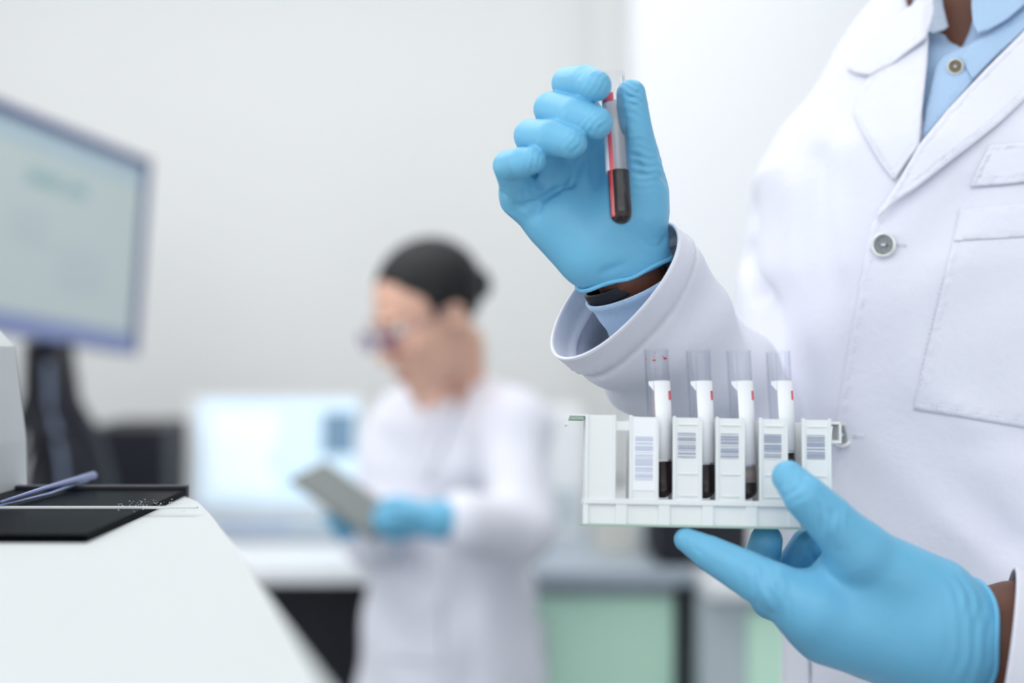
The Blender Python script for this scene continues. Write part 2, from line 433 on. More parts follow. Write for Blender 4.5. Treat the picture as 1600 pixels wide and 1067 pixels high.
# ---------------- black tower behind the monitor
ax, bx = P(120, 700, 3.0).x, x0-.012
t = empty('desktop_computer', ((ax+bx)/2, 3.1, BT), 'black desktop computer case on the bench between monitor stand and laptop', 'computer')
MB().box((ax, 3.0, BT), (bx, 3.36, P(0, 668, 3.0).z), b=.006).build('case', 'black', t)
MB().box((ax+.02, 2.994, BT+.03), (bx-.02, 3.001, BT+.15), b=.001).build('front_grille', 'black', t)
MB().lathe([(1e-5, 0), (.006, 0), (.007, -.003), (1e-5, -.004)], Matrix.Translation((ax+.03, 2.995, BT+.17)) @ Matrix.Rotation(math.radians(-90), 4, 'X'), 16).build('power_button', 'black', t)

# ---------------- monitor
t = empty('computer_monitor', (P(82, 640, 2.72).x, 2.75, BT), 'computer monitor with blue-grey bezel and pale screen on a black stand, left edge', 'monitor')
TL, TR, BL, BR = P(-75, 126, 2.42), P(229, 250, 2.98), P(-75, 510, 2.42), P(216, 553, 2.98)
ex = (TR-TL+BR-BL).normalized(); W_ = ((TR-TL).length+(BR-BL).length)/2
ez = ((TL-BL)+(TR-BR)); ez = (ez-ex*ez.dot(ex)).normalized(); H_ = .410; ey = ez.cross(ex)
cen = (TL+TR+BL+BR)/4
T = Matrix((( ex.x, ey.x, ez.x, cen.x), (ex.y, ey.y, ez.y, cen.y), (ex.z, ey.z, ez.z, cen.z), (0, 0, 0, 1)))
w, h = W_/2, H_/2
MB().box((-w, 0, -h), (w, .045, h), T, b=.006).build('housing', 'bezel', t)
MB().box((-w, -.006, h-.021), (w, 0, h), T, b=.002).box((-w, -.006, -h), (-w+.02, 0, h), T, b=.002).box((w-.02, -.006, -h), (w, 0, h), T, b=.002).build('bezel', 'bezel', t)
MB().box((-w+.02, -.0055, -h), (w-.02, 0, -h+.04), T, b=.002).build('lower_bezel', 'bezel2', t)
scr = MB().box((-w+.02, -.001, -h+.04), (w-.02, 0, h-.02), T).build('screen', 'mscr', t)
MB().box((-w+.022, -.0018, h-.062), (w-.022, -.0011, h-.024), T).build('screen_header', 'mscr2', scr)
MB().box((-.10, -.0026, h-.125), (.0, -.0019, h-.10), T).box((.02, -.0026, h-.125), (.08, -.0019, h-.10), T).build('screen_text', 'mtext', scr)
for i, (a, b) in enumerate([((-.5*w+.02, -.03), (-.1*w, .03)), ((.05*w, -.1), (.5*w, -.02))]):
    MB().box((a[0], -.0024, a[1]), (b[0], -.0019, b[1]), T).build('screen_field', 'mscr3', scr)
sc = P(82, 640, 2.72)
MB().box((sc.x-.09, 2.66, BT), (sc.x+.10, 2.90, BT+.02), b=.008).box((sc.x-.07, 2.69, BT+.015), (sc.x+.08, 2.84, BT+.05), b=.012).build('stand_base', 'black', t)
MB().tube([(sc.x+.02, 2.78, BT+.03), (sc.x+.02, 2.78, BT+.12), (sc.x+.008, 2.77, BT+.20), (sc.x-.012, 2.75, BT+.28), (sc.x-.015, 2.74, BT+.40)], [.085, .08, .072, .056, .046], 24).build('stand_neck', 'black', t, True)
for i in range(9):
    a = random.uniform(-.06, .05); b = random.uniform(-.085, .085)
    pts = [(sc.x+a*.5, 2.685, BT+.36), (sc.x+a, 2.675, BT+.28), (sc.x+b, 2.660, BT+.18), (sc.x+b*1.1, 2.662, BT+.08), (sc.x+a*1.2, 2.645, BT+.006)]
    q = [Vector(p) for p in pts]
    for _ in range(3):
        r = [q[0]]
        for u, v in zip(q[:-1], q[1:]): r += [u.lerp(v, .25), u.lerp(v, .75)]
        q = r+[q[-1]]
    MB().tube(q, random.choice([.0045, .006, .007]), 10).build('cable', random.choice(['cable', 'black', 'black', 'black']), t, True)

# ---------------- near white instrument
t = empty('analyser_instrument', (-.35, .75, 0), 'large white laboratory instrument with a glossy black top panel, bottom left foreground', 'instrument')
ZT = CZ-.093
zt = ZT-.004
out_ = [(-.9, .26), (-.012, .26), (-.046, .38), (-.118, .63), (-.150, .735), (-.170, .80), (-.190, .86), (-.215, .93), (-.9, .93)]
bm = bmesh.new(); lo8 = [bm.verts.new((x, y, 0)) for x, y in out_]; hi8 = [bm.verts.new((x, y, zt)) for x, y in out_]
bm.faces.new(lo8[::-1]); tf = bm.faces.new(hi8)
for k in range(len(out_)): bm.faces.new([lo8[k], lo8[(k+1) % len(out_)], hi8[(k+1) % len(out_)], hi8[k]])
bmesh.ops.bevel(bm, geom=list(tf.edges), offset=.010, segments=5, affect='EDGES', profile=.5)
me = bpy.data.meshes.new('housing'); bm.to_mesh(me); bm.free()
link('housing', me, 'machine', t, False)
gx0, gx1 = -.70, -.205
MB().box((gx0, .685, zt-.002), (gx1, .895, ZT), b=.001).build('top_panel', 'gloss', t, label='glossy black top panel')
MB().box((gx0, .790, ZT), (gx1+.03, .7935, ZT+.0012), b=.0004).build('panel_seam', 'machine', t)
MB().box((gx0, .896, zt-.002), (gx1, .905, ZT+.002), b=.001).build('rear_trim', 'black', t)
dst = MB()
for i in range(90):
    px = random.uniform(185, 292); py = random.gauss(789, 4); Y = (CZ-ZT)/((py-533.5)/F)
    p = P(px, py, Y); rr = random.choice([.00012, .0002, .0003])
    dst.box((p.x-rr, p.y-rr*2, ZT), (p.x+rr, p.y+rr*2, ZT+rr))
o = dst.build('dust', 'dust', t); o['kind'] = 'stuff'
a_, b_ = P(2, 795, .79), P(150, 757, .93)
MB().tube([(a_.x, .79, ZT+.004), ((a_.x+b_.x)/2-.004, .86, ZT+.0045), (b_.x, .925, ZT+.006)], [.0007, .0014, .0026], 12).tube([(a_.x-.004, .775, ZT+.0015), ((a_.x+b_.x)/2, .855, ZT+.0015), (b_.x-.004, .925, ZT+.003)], [.0005, .0009, .0013], 10).build('lid_rail', 'bezel2', t, True, label='pale slanting lid rail')
e = P(4, 600, .88)
MB().prism([(-.75, ZT-.01), (e.x+.002, ZT-.01), (e.x+.001, ZT+.03), (e.x-.006, ZT+.09), (e.x-.03, ZT+.115), (-.75, ZT+.12)], .86, .92).build('side_cover', 'machine', t, label='upright white side cover')

# ================================================================ HANDS (shared helpers)
def handsdf(fingers, palm, kf=.0006, kp=.007, extra=None, kbet=.0012):
    def fn(Q):
        pd = None
        for (a, ra, b, rb) in palm:
            e = rc(Q, a, b, ra, rb); pd = e if pd is None else smin(pd, e, .014)
        fd = None
        for ch in fingers:
            e = chain(Q, ch, kf); fd = e if fd is None else smin(fd, e, kbet)
        d = smin(pd, fd, kp)
        return extra(Q, d) if extra else d
    return fn

# ================================================================ THE MAN
man = empty('person', (.36, 1.04, 0), 'person in white lab coat and blue shirt holding up a blood tube and a rack', 'person')
# ---- coat envelope (torso + right upper arm + left arm)
psi = math.radians(24)
Ry = np.array([[math.cos(psi), math.sin(psi), 0], [-math.sin(psi), math.cos(psi), 0], [0, 0, 1]], dtype=np.float32)  # local = Q @ Ry
TC = P(1550, 533, 1.0)
def torso(Q, sh=0.0):
    q = Q-A(Vector((TC.x, TC.y, 0)))
    q = q@Ry
    z = Q[..., 2]
    # half width and half depth as functions of height
    hw = np.interp(z, [.55, .80, .95, 1.05, 1.20, 1.35, 1.42, 1.48, 1.53, 1.57], [.20, .175, .158, .144, .148, .166, .162, .128, .092, .058]).astype(np.float32)
    hd = np.interp(z, [.55, .80, .95, 1.10, 1.20, 1.35, 1.43, 1.49, 1.53, 1.57], [.17, .155, .138, .132, .135, .138, .122, .096, .076, .058]).astype(np.float32)
    hw = hw-sh; hd = hd-sh
    xx = np.abs(q[..., 0])/hw; yy = np.abs(q[..., 1])/hd
    r = (xx**2.3+yy**2.3+1e-9)**(1/2.3)
    return np.maximum((r-1)*np.minimum(hw, hd)*.95, z-1.575)
SR, ER = P(1310, 300, 1.06), P(1206, 705, 1.01)
SL, EL = P(1830, 300, .90), P(1960, 960, .96)
def folds(Q):
    d = 0
    for a, b, w, am in [
        ((1205, 480, .98), (1206, 660, .95), .010, .009),
        ((1345, 735, .88), (1405, 815, .88), .009, .0048), ((1395, 700, .87), (1450, 800, .87), .012, -.0025),
        ((1475, 745, .87), (1580, 850, .87), .011, .0062), ((1500, 820, .87), (1600, 900, .87), .012, -.003),
        ((1480, 705, .87), (1600, 690, .86), .009, .0040), ((1500, 640, .87), (1600, 735, .87), .012, -.0025),
        ((1430, 400, .88), (1520, 300, .89), .012, .0036), ((1400, 440, .88), (1420, 600, .88), .016, -.0018),
        ((1255, 300, .96), (1250, 620, .92), .014, -.0025), ((1285, 250, .95), (1278, 640, .90), .010, .0030),
        ((1320, 230, .93), (1310, 560, .89), .013, -.0018), ((1200, 330, 1.03), (1215, 450, 1.0), .014, .004),
        ((1172, 395, 1.03), (1200, 455, 1.0), .010, .004), ((1350, 640, .87), (1345, 1000, .87), .015, -.002),
        ((1270, 120, 1.02), (1300, 330, .97), .02, .003), ((1235, 640, .93), (1245, 1050, .92), .012, .004)]:
        d = d+groove(Q, P(*a), P(*b), w, am*1.5)
    d = d+.0012*np.sin(Q[..., 0]*95+2.2*np.sin(Q[..., 2]*31))*np.sin(Q[..., 2]*42+Q[..., 0]*30)
    return d
def arms(Q, sh=0.0):
    d = rc(Q, SR, ER, .053-sh, .043-sh)
    d = smin(d, rc(Q, ER, P(1120, 625, .95), .043-sh, .038-sh), .02)
    e = rc(Q, SL, EL, .066-sh, .055-sh)
    e = smin(e, rc(Q, EL, P(1670, 1070, .80), .055-sh, .050-sh), .02)
    return d, e
def coatenv(Q):
    d = torso(Q)
    a, e = arms(Q)
    d = smin(d, a, .028); d = smin(d, e, .04)
    # shoulder yoke
    d = smin(d, rc(Q, P(1458, 66, 1.02), SR+Vector((.006, 0, .006)), .043, .045), .022)
    d = smin(d, rc(Q, P(1600, 40, 1.0), SL, .05, .062), .04)
    return d+folds(Q)
lo, hi = (-.02, .74, .50), (.72, 1.28, 1.62)
ev, ef = snet(coatenv, lo, hi, .005)
ENV = BVHTree.FromPolygons([tuple(v) for v in relax(ev, ef, 1).tolist()], ef.tolist())
def neckcut(Q, grow=0):
    # V opening of the coat, cut through the front half only
    x, z, Y = Q[..., 0], Q[..., 2], Q[..., 1]
    def side(a, b, Yd=.92):
        a, b = P(a[0], a[1], Yd), P(b[0], b[1], Yd); n = Vector((b.z-a.z, 0, -(b.x-a.x))).normalized()
        return (x-a.x)*n.x+(z-a.z)*n.z
    dl = side((1437, 238), (1446, -60))   # positive to the right
    dr = side((1437, 238), (1640, 20))
    v = np.maximum(-dl, dr)     # negative inside the V
    return np.maximum(v, Y-1.02)
def coatfn(Q):
    d = coatenv(Q)
    sh = d+.006
    d = np.maximum(d, -smax(neckcut(Q), -(d+.03), .002))   # V sunk 30 mm only
    # neck hole
    nk = rc(Q, P(1530, 40, .99), P(1535, -200, .99), .062, .075)
    d = smax(d, -nk, .003)
    d = np.maximum(d, .52-Q[..., 2])
    return d
coat = implicit('lab_coat', coatfn, lo, hi, .0042, 'coat', man)
# ---- shirt torso and skin body
def shirtfn(Q):
    d = torso(Q, .007)
    d = smin(d, rc(Q, P(1458, 66, 1.02), SR, .034, .036), .03)
    d = smin(d, rc(Q, P(1600, 40, 1.0), SL, .042, .05), .04)
    d = d+.5*folds(Q)
    def side(a, b, Yd):
        a, b = P(a[0], a[1], Yd), P(b[0], b[1], Yd); n = Vector((b.z-a.z, 0, -(b.x-a.x))).normalized()
        return (Q[..., 0]-a.x)*n.x+(Q[..., 2]-a.z)*n.z
    v = np.maximum(-side((1511, 74), (1466, 20), .92), side((1511, 74), (1532, 20), .92))
    v = np.maximum(v, Q[..., 1]-1.0)
    d = np.maximum(d, -smax(v, -(d+.02), .002))
    nk = rc(Q, P(1518, 20, .99), P(1525, -200, .99), .055, .06)
    d = smax(d, -nk, .002)
    return np.maximum(d, 1.0-Q[..., 2])
shirt = implicit('shirt', shirtfn, (.1, .8, .98), (.62, 1.25, 1.6), .0045, 'shirt', man)
HC = P(1530, -330, 1.0)
WR, WL = P(978, 425, .822), P(1520, 998, .757)
def headsdf(L):
    d = ell(L, (0, .012, .03), (.077, .095, .092))
    d = smin(d, ell(L, (0, -.03, -.045), (.057, .060, .074)), .03)
    d = smin(d, ell(L, (0, -.070, -.106), (.021, .018, .016)), .03)
    for s in (-1, 1):
        d = smin(d, ell(L, (s*.034, -.062, -.028), (.022, .02, .02)), .02)
        d = smax(d, -ell(L, (s*.031, -.104, .008), (.017, .016, .012)), .012)
        e = ell(L, (s*.077, .012, -.012), (.007, .018, .031)); e = smax(e, -ell(L, (s*.087, .008, -.008), (.006, .010, .018)), .004)
        d = smin(d, e, .006)
        d = smin(d, ell(L, (s*.010, -.102, -.038), (.008, .008, .007)), .006)
        d = smin(d, ell(L, (s*.03, -.088, .030), (.018, .008, .006)), .012)
    d = smin(d, rc(L, (0, -.088, .012), (0, -.112, -.032), .006, .009), .010)
    d = smin(d, ell(L, (0, -.088, -.066), (.022, .010, .006)), .006)
    d = smin(d, ell(L, (0, -.085, -.078), (.018, .010, .006)), .005)
    d = d+groove(L, (-.022, -.098, -.072), (.022, -.098, -.072), .002, .002)
    return d
def bodyfn(Q):
    d = torso(Q, .016)
    d = smin(d, rc(Q, P(1462, 72, 1.02), SR, .026, .030), .03)
    d = smin(d, rc(Q, P(1600, 40, 1.0), SL, .034, .043), .04)
    a, e = arms(Q, .012); d = smin(d, a, .02); d = smin(d, e, .02)
    d = np.maximum(d, .62-Q[..., 2])
    d = smin(d, rc(Q, P(1140, 640, .97), P(1024, 495, .855), .028, .0215), .02); d = smin(d, rc(Q, P(1024, 495, .855), WR, .0215, .0195), .01)
    d = smin(d, rc(Q, P(1640, 1055, .79), P(1582, 1010, .765), .040, .035), .02); d = smin(d, rc(Q, P(1582, 1010, .765), WL, .035, .0215), .004)
    # neck with front pit
    d = smin(d, rc(Q, P(1530, 90, .99), P(1530, -220, 1.0), .058, .054), .02)
    L = (Q-A(HC)); L = L@Ry
    d = smin(d, headsdf(L), .02)
    for s in (-1, 1):
        hip = Vector((TC.x+s*.09*math.cos(psi), TC.y-s*.09*math.sin(psi), .88)); kn = hip+Vector((0, -.01, -.42)); an = kn+Vector((0, .02, -.38))
        d = smin(d, rc(Q, hip, kn, .078, .052), .03); d = smin(d, rc(Q, kn, an, .052, .034), .02)
        d = smin(d, rc(Q, an, an+Vector((-.04, -.13, -.035)), .034, .026), .02)
    return d
body = implicit('body', bodyfn, (-.02, .72, .0), (.75, 1.30, 1.97), .0065, 'skin', man)
def trou(Q):
    d = None
    for s in (-1, 1):
        hip = Vector((TC.x+s*.09*math.cos(psi), TC.y-s*.09*math.sin(psi), .90)); kn = hip+Vector((0, -.01, -.44)); an = kn+Vector((0, .02, -.36))
        e = smin(rc(Q, hip, kn, .092, .070), rc(Q, kn, an, .070, .062), .02); d = e if d is None else smin(d, e, .02)
    return np.maximum(d+.002*np.sin(Q[..., 2]*60+Q[..., 0]*20), .09-Q[..., 2])
implicit('trousers', trou, (.1, .8, .05), (.6, 1.25, 1.0), .01, 'trous', man)
for s in (-1, 1):
    b0 = Vector((TC.x+s*.09*math.cos(psi), TC.y-s*.09*math.sin(psi)+.02, .055))
    def sh(Q, b0=b0): return np.maximum(smin(rc(Q, b0, b0+Vector((0, .03, .03)), .05, .045), rc(Q, b0, b0+Vector((-.06, -.17, -.01)), .05, .042), .03), .002-Q[..., 2])
    lo_, hi_ = bounds([b0+Vector((.06, .1, .09)), b0+Vector((-.12, -.24, -.06))], .01)
    implicit('shoe', sh, lo_, hi_, .006, 'shoe', man)
def hairm(Q):
    L = (Q-A(HC))@Ry
    d = ell(L, (0, .02, .036), (.081, .096, .092)); d = smax(d, -plane(L, (0, -.045, .045), (0, .6, 1)), .01)
    return d+.001*np.sin(L[..., 0]*600)*np.sin(L[..., 1]*500+L[..., 2]*450)
implicit('hair', hairm, HC-Vector((.12, .13, .1)), HC+Vector((.12, .13, .16)), .005, 'hair', man)

# ---- coat panels: front overlap, lapels, collar, pocket
front = [(1434, 226), (1400, 300), (1377, 332), (1362, 350), (1356, 372), (1350, 410), (1340, 470), (1326, 545), (1310, 640), (1300, 720), (1288, 850), (1272, 1000), (1265, 1090), (1690, 1090), (1690, 90), (1600, 90)]
drape('front_panel', front, ENV, .0028, .0022, 'coat', coat, step=6, seam=11, amp=.0009)
lapL = [(1452, 36), (1449, 100), (1441, 170), (1436, 228), (1416, 256), (1397, 283), (1376, 256), (1350, 212), (1334, 180), (1336, 164), (1346, 138), (1358, 118), (1376, 108), (1402, 70)]
drape('lapel', lapL, ENV, lambda x, y: .0045+.0030*max(0, 1-abs(x-1446)/40), .0026, 'coat', coat, step=4, seam=9, amp=.0008)
colL = [(1447, 60), (1420, 80), (1395, 100), (1376, 109), (1360, 118), (1340, 116), (1322, 108), (1330, 92), (1350, 62), (1378, 40), (1404, 22), (1424, 8), (1440, -10), (1462, -30), (1462, 20)]
drape('collar', colL, ENV, lambda x, y: .006+.008*max(0, 1-abs(x-1440)/50), .003, 'coat', coat, step=4, seam=9, amp=.0008)
lapR = [(1436, 226), (1480, 172), (1540, 108), (1600, 48), (1660, -20), (1760, 0), (1700, 70), (1600, 157), (1560, 194), (1520, 226), (1470, 264), (1432, 294), (1402, 314), (1384, 330), (1370, 346), (1372, 332), (1400, 290)]
drape('lapel', lapR, ENV, lambda x, y: .0070+.0035*max(0, min(1, (y-150)/150)), .003, 'coat', coat, step=4, seam=10, amp=.0010)
flap = [(1546, 226), (1600, 222), (1680, 216), (1680, 280), (1600, 285), (1560, 289), (1515, 292), (1530, 258)]
drape('pocket_flap', flap, ENV, .0062, .002, 'coat', coat, step=4, seam=9, amp=.0012)
pk = [(1500, 325), (1600, 318), (1680, 314), (1680, 684), (1600, 668), (1500, 651), (1427, 640), (1440, 580), (1464, 480), (1486, 385)]
pocket = drape('chest_pocket', pk, ENV, .0050, .0018, 'coat', coat, step=5, seam=12, amp=.0009)
hem = [(1500, 325), (1600, 318), (1680, 314), (1680, 366), (1600, 371), (1490, 377)]
drape('pocket_hem', hem, ENV, .0062, .0014, 'coat', coat, step=4, seam=6, amp=.0006)
hemb = [(1218, 965), (1240, 985), (1262, 1010), (1268, 1090), (1222, 1090), (1217, 1020)]
drape('side_vent', hemb, ENV, .004, .002, 'coat', coat, step=4, seam=6, amp=.0008)
# stitches along the placket and the pocket
def surf(x, y, off):
    dr = (P(x, y, 1)-Vector((0, 0, CZ))).normalized(); hit = ENV.ray_cast(Vector((0, 0, CZ)), dr)[0]
    return (hit if hit else P(x, y, .88))-dr*off, dr
def stitches(path, off, parent, name='stitching', ln=5.0, gap=2.6):
    mb = MB(); L = [Vector(p) for p in path]
    for a, b in zip(L[:-1], L[1:]):
        n = int((b-a).length/(ln+gap))
        for i in range(n):
            p = a.lerp(b, (i+.2)/n); q = a.lerp(b, (i+.2+ln/(ln+gap))/n)
            mb.tube([surf(p.x, p.y, off)[0], surf((p.x+q.x)/2, (p.y+q.y)/2, off+.00015)[0], surf(q.x, q.y, off)[0]], .00026, 6)
    return mb.build(name, 'seam', parent, True)
stitches([(1367, 372), (1361, 410), (1351, 470), (1337, 545), (1321, 640), (1311, 720)], .0023, coat)
stitches([(1474, 430), (1440, 570), (1438, 628), (1500, 640), (1600, 657)], .0046, pocket)
stitches([(1404, 305), (1470, 256), (1530, 207), (1600, 148)], .0093, coat)
stitches([(1402, 279), (1360, 218), (1342, 184)], .0050, coat)
# shirt: placket, collars
drape('placket', [(1512, 71), (1490, 80), (1474, 88), (1463, 101), (1456, 130), (1447, 170), (1438, 224), (1470, 186), (1500, 152), (1520, 128), (1545, 98), (1560, 70), (1536, 56)], ENV, .0012, .0022, 'shirt', shirt, step=4, seam=7, amp=.0006, yfall=.93)
drape('collar_leaf', [(1519, -20), (1518, 10), (1520, 36), (1528, 52), (1545, 47), (1575, 30), (1606, 2), (1620, -20)], ENV, .011, .002, 'shirt', shirt, step=4, seam=7, amp=.0006, yfall=.93)
drape('collar_leaf', [(1430, -20), (1426, 5), (1423, 20), (1424, 36), (1440, 46), (1458, 52), (1474, 48), (1482, 42), (1474, 10), (1470, -20)], ENV, .011, .002, 'collarin', shirt, step=4, seam=7, amp=.0008, yfall=.93)
drape('collar_stand', [(1500, 90), (1513, 72), (1534, 60), (1570, 36), (1620, 0), (1640, -10), (1640, 10), (1580, 66), (1552, 92), (1520, 125)], ENV, .0035, .0016, 'shirt', shirt, step=4, seam=6, amp=.0005, yfall=.93)
def button(x, y, r, off, parent, mrim, mface, holes=2, tilt=(0, 0, 0), name='button'):
    c, dr = surf(x, y, off)
    n = (-dr+Vector(tilt)).normalized(); T = Matrix.Translation(c) @ n.to_track_quat('Z', 'Y').to_matrix().to_4x4()
    b = MB().lathe([(0, -.0012), (r*.8, -.0012), (r, -.0004), (r*1.02, .0006), (r*.98, .0016), (r*.90, .0020), (r*.80, .0018), (r*.74, .0008), (r*.72, .0002)], T, 48).build(name, mrim, parent, True)
    f = MB().lathe([(0, .0006), (r*.3, .0006), (r*.5, .0009), (r*.74, .0003)], T, 32)
    f.build('face', mface, b, True)
    hs = [(-.2, 0), (.2, 0)] if holes == 2 else [(-.18, -.18), (.18, -.18), (-.18, .18), (.18, .18)]
    for hx, hy in hs:
        MB().lathe([(0, .0011), (r*.10, .0011), (r*.10, .0005)], T @ Matrix.Translation((hx*r, hy*r, 0)), 12).build('hole', 'black', b)
    th = MB()
    if holes == 2: th.tube([T @ Vector((-.17*r, 0, .0012)), T @ Vector((0, 0, .0020)), T @ Vector((.17*r, 0, .0012))], r*.10, 8)
    else:
        for a_ in (-1, 1): th.tube([T @ Vector((-.17*r, -.17*r*a_, .0012)), T @ Vector((0, 0, .0018)), T @ Vector((.17*r, .17*r*a_, .0012))], r*.06, 8)
    th.build('thread', 'seam', b, True)
    return b
button(1381, 383, .0079, .0068, coat, 'metal', 'filig', tilt=(-.25, 0, .1))
button(1313, 680, .0080, .0066, coat, 'metal', 'filig', tilt=(.35, 0, .1))
button(1493, 104, .0052, .0036, shirt, 'metal', 'horn', 4, tilt=(-.1, 0, .05))
for (x, y) in ((1406, 383), (1340, 682)):
    mb = MB()
    for s in (-1.5, 1.5): mb.tube([surf(x-7, y+s, .0031)[0], surf(x+10, y+s, .0033)[0]], .0004, 6)
    mb.build('buttonhole', 'seam', coat, True)

# ---- right sleeve (loft with open cuff)
def ringat(c, u, v, ru, rv, n=96, wob=None):
    out = []
    for k in range(n):
        a = 2*math.pi*k/n; w = wob(a) if wob else 0
        out.append(c+u*math.cos(a)*(ru+w)+v*math.sin(a)*(rv+w))
    return out
def sleeve(name, ce, cr, n, u, ru, rv, re, mname, parent, L=30, cuffband=.024, flare=.0, seedp=0., cend=None, wamp=.003):
    n = n.normalized(); u = (u-n*u.dot(n)).normalized(); v = n.cross(u)
    ax = (cr-ce).normalized(); rings = []
    tot = (cr-ce).length
    for i in range(L+1):
        t = i/L; c = ce.lerp(cr, t)
        # swing ring normal from arm axis to rim normal
        s = t*t*(3-2*t); nn = (ax*(1-s)+n*s).normalized()
        uu = (u-nn*u.dot(nn)).normalized(); vv = nn.cross(uu)
        dist = (1-t)*tot
        a1 = re*(1-s)+ru*s; b1 = re*(1-s)+rv*s
        band = .0014 if dist < cuffband else 0
        gr = -.0022*math.exp(-((dist-cuffband)/.0025)**2)
        fade = min(1, dist/.06+.15)
        def wob(a, t=t, dist=dist):
            return band+gr+wamp*fade*(math.sin(3*a+9*t+seedp)*.6+math.sin(5*a-14*t+seedp*2)*.4+.6*math.sin(2*a+22*t+seedp))+.0005*math.sin(a*37+dist*500)*math.exp(-((dist-cuffband*.9)/.006)**2)
        rings.append(ringat(c, uu, vv, a1, b1, 112, wob))
    return ringloft(name, rings, mname, parent, .0018, flip=False)
nR = Vector((-.71, -.35, .61)); uR = Vector((.655, 0, .757))
cR = P(958, 452, .822)
sleeve('sleeve', P(1178, 668, .985), cR, nR, uR, .0500, .048, .042, 'coat', coat, L=80, seedp=.8, wamp=.0036)
# left sleeve
sleeve('sleeve', P(1820, 1110, .82), P(1563, 1030, .762), Vector((-.93, .265, .15)), Vector((0.1, 0, 1)), .049, .047, .056, 'coat', coat, L=50, seedp=2., wamp=.002)
# shirt cuff and watch on the right wrist
wr0 = P(985, 470, .835)
axw = (WR-P(1040, 540, .90)).normalized()
sleeve('shirt_cuff', P(1080, 575, .91), P(986, 444, .824), Vector((-.42, -.24, .88)), Vector((.8, 0, .38)), .0275, .0275, .034, 'shirt', shirt, L=24, cuffband=.01, seedp=1.4, wamp=.0012)
nb = Vector((-.45, -.2, .87)).normalized(); ub = Vector((.9, 0, .42)); ub = (ub-nb*ub.dot(nb)).normalized(); vb = nb.cross(ub)
wt = [ringat(P(966, 446, .828)+nb*(.0035*math.sin(i*math.pi/5-.5*math.pi)), ub, vb, .0205, .0205, 48) for i in range(6)]
ringloft('wristwatch_strap', wt, 'watch', man, .002)

# ---- raised right glove
s1 = 1
idx = [(P(925, 200, .822), .0112), (P(887, 130, .796), .0090), (P(915, 128, .776), .0092), (P(931, 134, .7645), .0085)]
mid = [(P(890, 235, .822), .0115), (P(861, 170, .792), .0097), (P(900, 180, .772), .0102), (P(932, 192, .7640), .0088)]
rng = [(P(856, 272, .818), .0110), (P(829, 212, .788), .0093), (P(862, 215, .771), .0098), (P(893, 223, .7645), .0086)]
pky = [(P(816, 308, .812), .0108), (P(795, 259, .788), .0088), (P(815, 254, .776), .0084), (P(833, 250, .771), .0074)]
thb = [(P(1000, 330, .808), .0155), (P(1004, 268, .800), .0122), (P(995, 210, .792), .0092), (P(988, 165, .789), .0086), (P(986, 147, .788), .0082)]
palm1 = [(P(925, 205, .824), .0115, P(985, 380, .825), .0165), (P(890, 240, .824), .0120, P(960, 390, .825), .0170),
         (P(856, 277, .820), .0125, P(940, 395, .825), .0165), (P(817, 305, .814), .0130, P(925, 397, .822), .0160),
         (P(1000, 300, .812), .0150, P(995, 395, .822), .0165), (P(985, 310, .810), .0130, P(950, 380, .815), .014),
         (P(960, 390, .825), .020, P(990, 440, .830), .0195), (P(870, 350, .815), .013, P(915, 395, .815), .015)]
CUT1p, CUT1n = P(982, 428, .822), Vector((.33, .22, -.90))
def ex1(Q, d):
    # palm and finger creases, bunched tips
    for a, b, w, am in [((790, 300, .80), (850, 262, .805), .0028, .0022), ((810, 325, .80), (890, 290, .81), .0030, .0020), ((820, 350, .80), (868, 300, .806), .0028, .0018),
                        ((905, 250, .81), (880, 330, .81), .0030, .0014), ((930, 235, .81), (925, 320, .81), .0030, .0012), ((925, 250, .812), (958, 340, .805), .0035, .0014),
                        ((985, 255, .785), (1038, 262, .80), .0022, .0015), ((983, 243, .785), (1034, 247, .795), .0018, .0010),
                        ((985, 268, .785), (1042, 282, .80), .0025, .0013), ((945, 425, .80), (1036, 375, .81), .0030, .0010)]:
        d = d+groove(Q, P(*a), P(*b), w, am)
    for c, dr, f, am, rad, ph in [((930, 130, .758), (.8, 0, -.6), 1900, .00028, .009, 0), ((932, 192, .755), (.8, 0, -.6), 1900, .00028, .010, 1), ((895, 222, .756), (.8, 0, -.6), 1900, .00026, .009, 2),
                                  ((836, 248, .763), (1, 0, -.4), 1900, .00028, .008, 3), ((985, 140, .780), (.6, 0, 1), 1900, .00035, .008, .5), ((988, 165, .780), (.4, 0, 1), 1500, .0003, .008, 2),
                                  ((1005, 260, .785), (.1, 0, 1), 1500, .0003, .014, 0), ((800, 310, .80), (.7, 0, .7), 1200, .0003, .014, 0), ((1020, 385, .80), (.5, 0, 1), 1100, .00018, .010, 1)]:
        d = d+wrinkle(Q, P(*c), dr, f, am, rad, ph)
    for a, b, w, am in [((905, 118, .765), (925, 150, .762), .0012, .0004), ((915, 112, .768), (940, 138, .757), .0012, .0004), ((898, 175, .765), (925, 205, .758), .0012, .0004), ((915, 178, .762), (940, 200, .756), .0012, .0004),
                        ((870, 212, .763), (893, 240, .758), .0012, .0004), ((885, 210, .760), (903, 232, .757), .0012, .0004), ((818, 243, .770), (834, 262, .766), .0011, .0004),
                        ((972, 162, .780), (1002, 140, .782), .0011, .0006), ((974, 172, .780), (1004, 160, .782), .0011, .0005)]:
        d = d+groove(Q, P(*a), P(*b), w, am)
    return smax(d, plane(Q, CUT1p, CUT1n), .0015)
h1 = handsdf([idx, mid, rng, pky, thb], palm1, extra=ex1)
allp = [p for c in (idx, mid, rng, pky, thb) for p, r in c]+[WR]
lo_, hi_ = bounds(allp, .026)
glove1 = implicit('glove', h1, lo_, hi_, .00075, 'glove', man, 'thin blue glove on the raised hand', it=1)
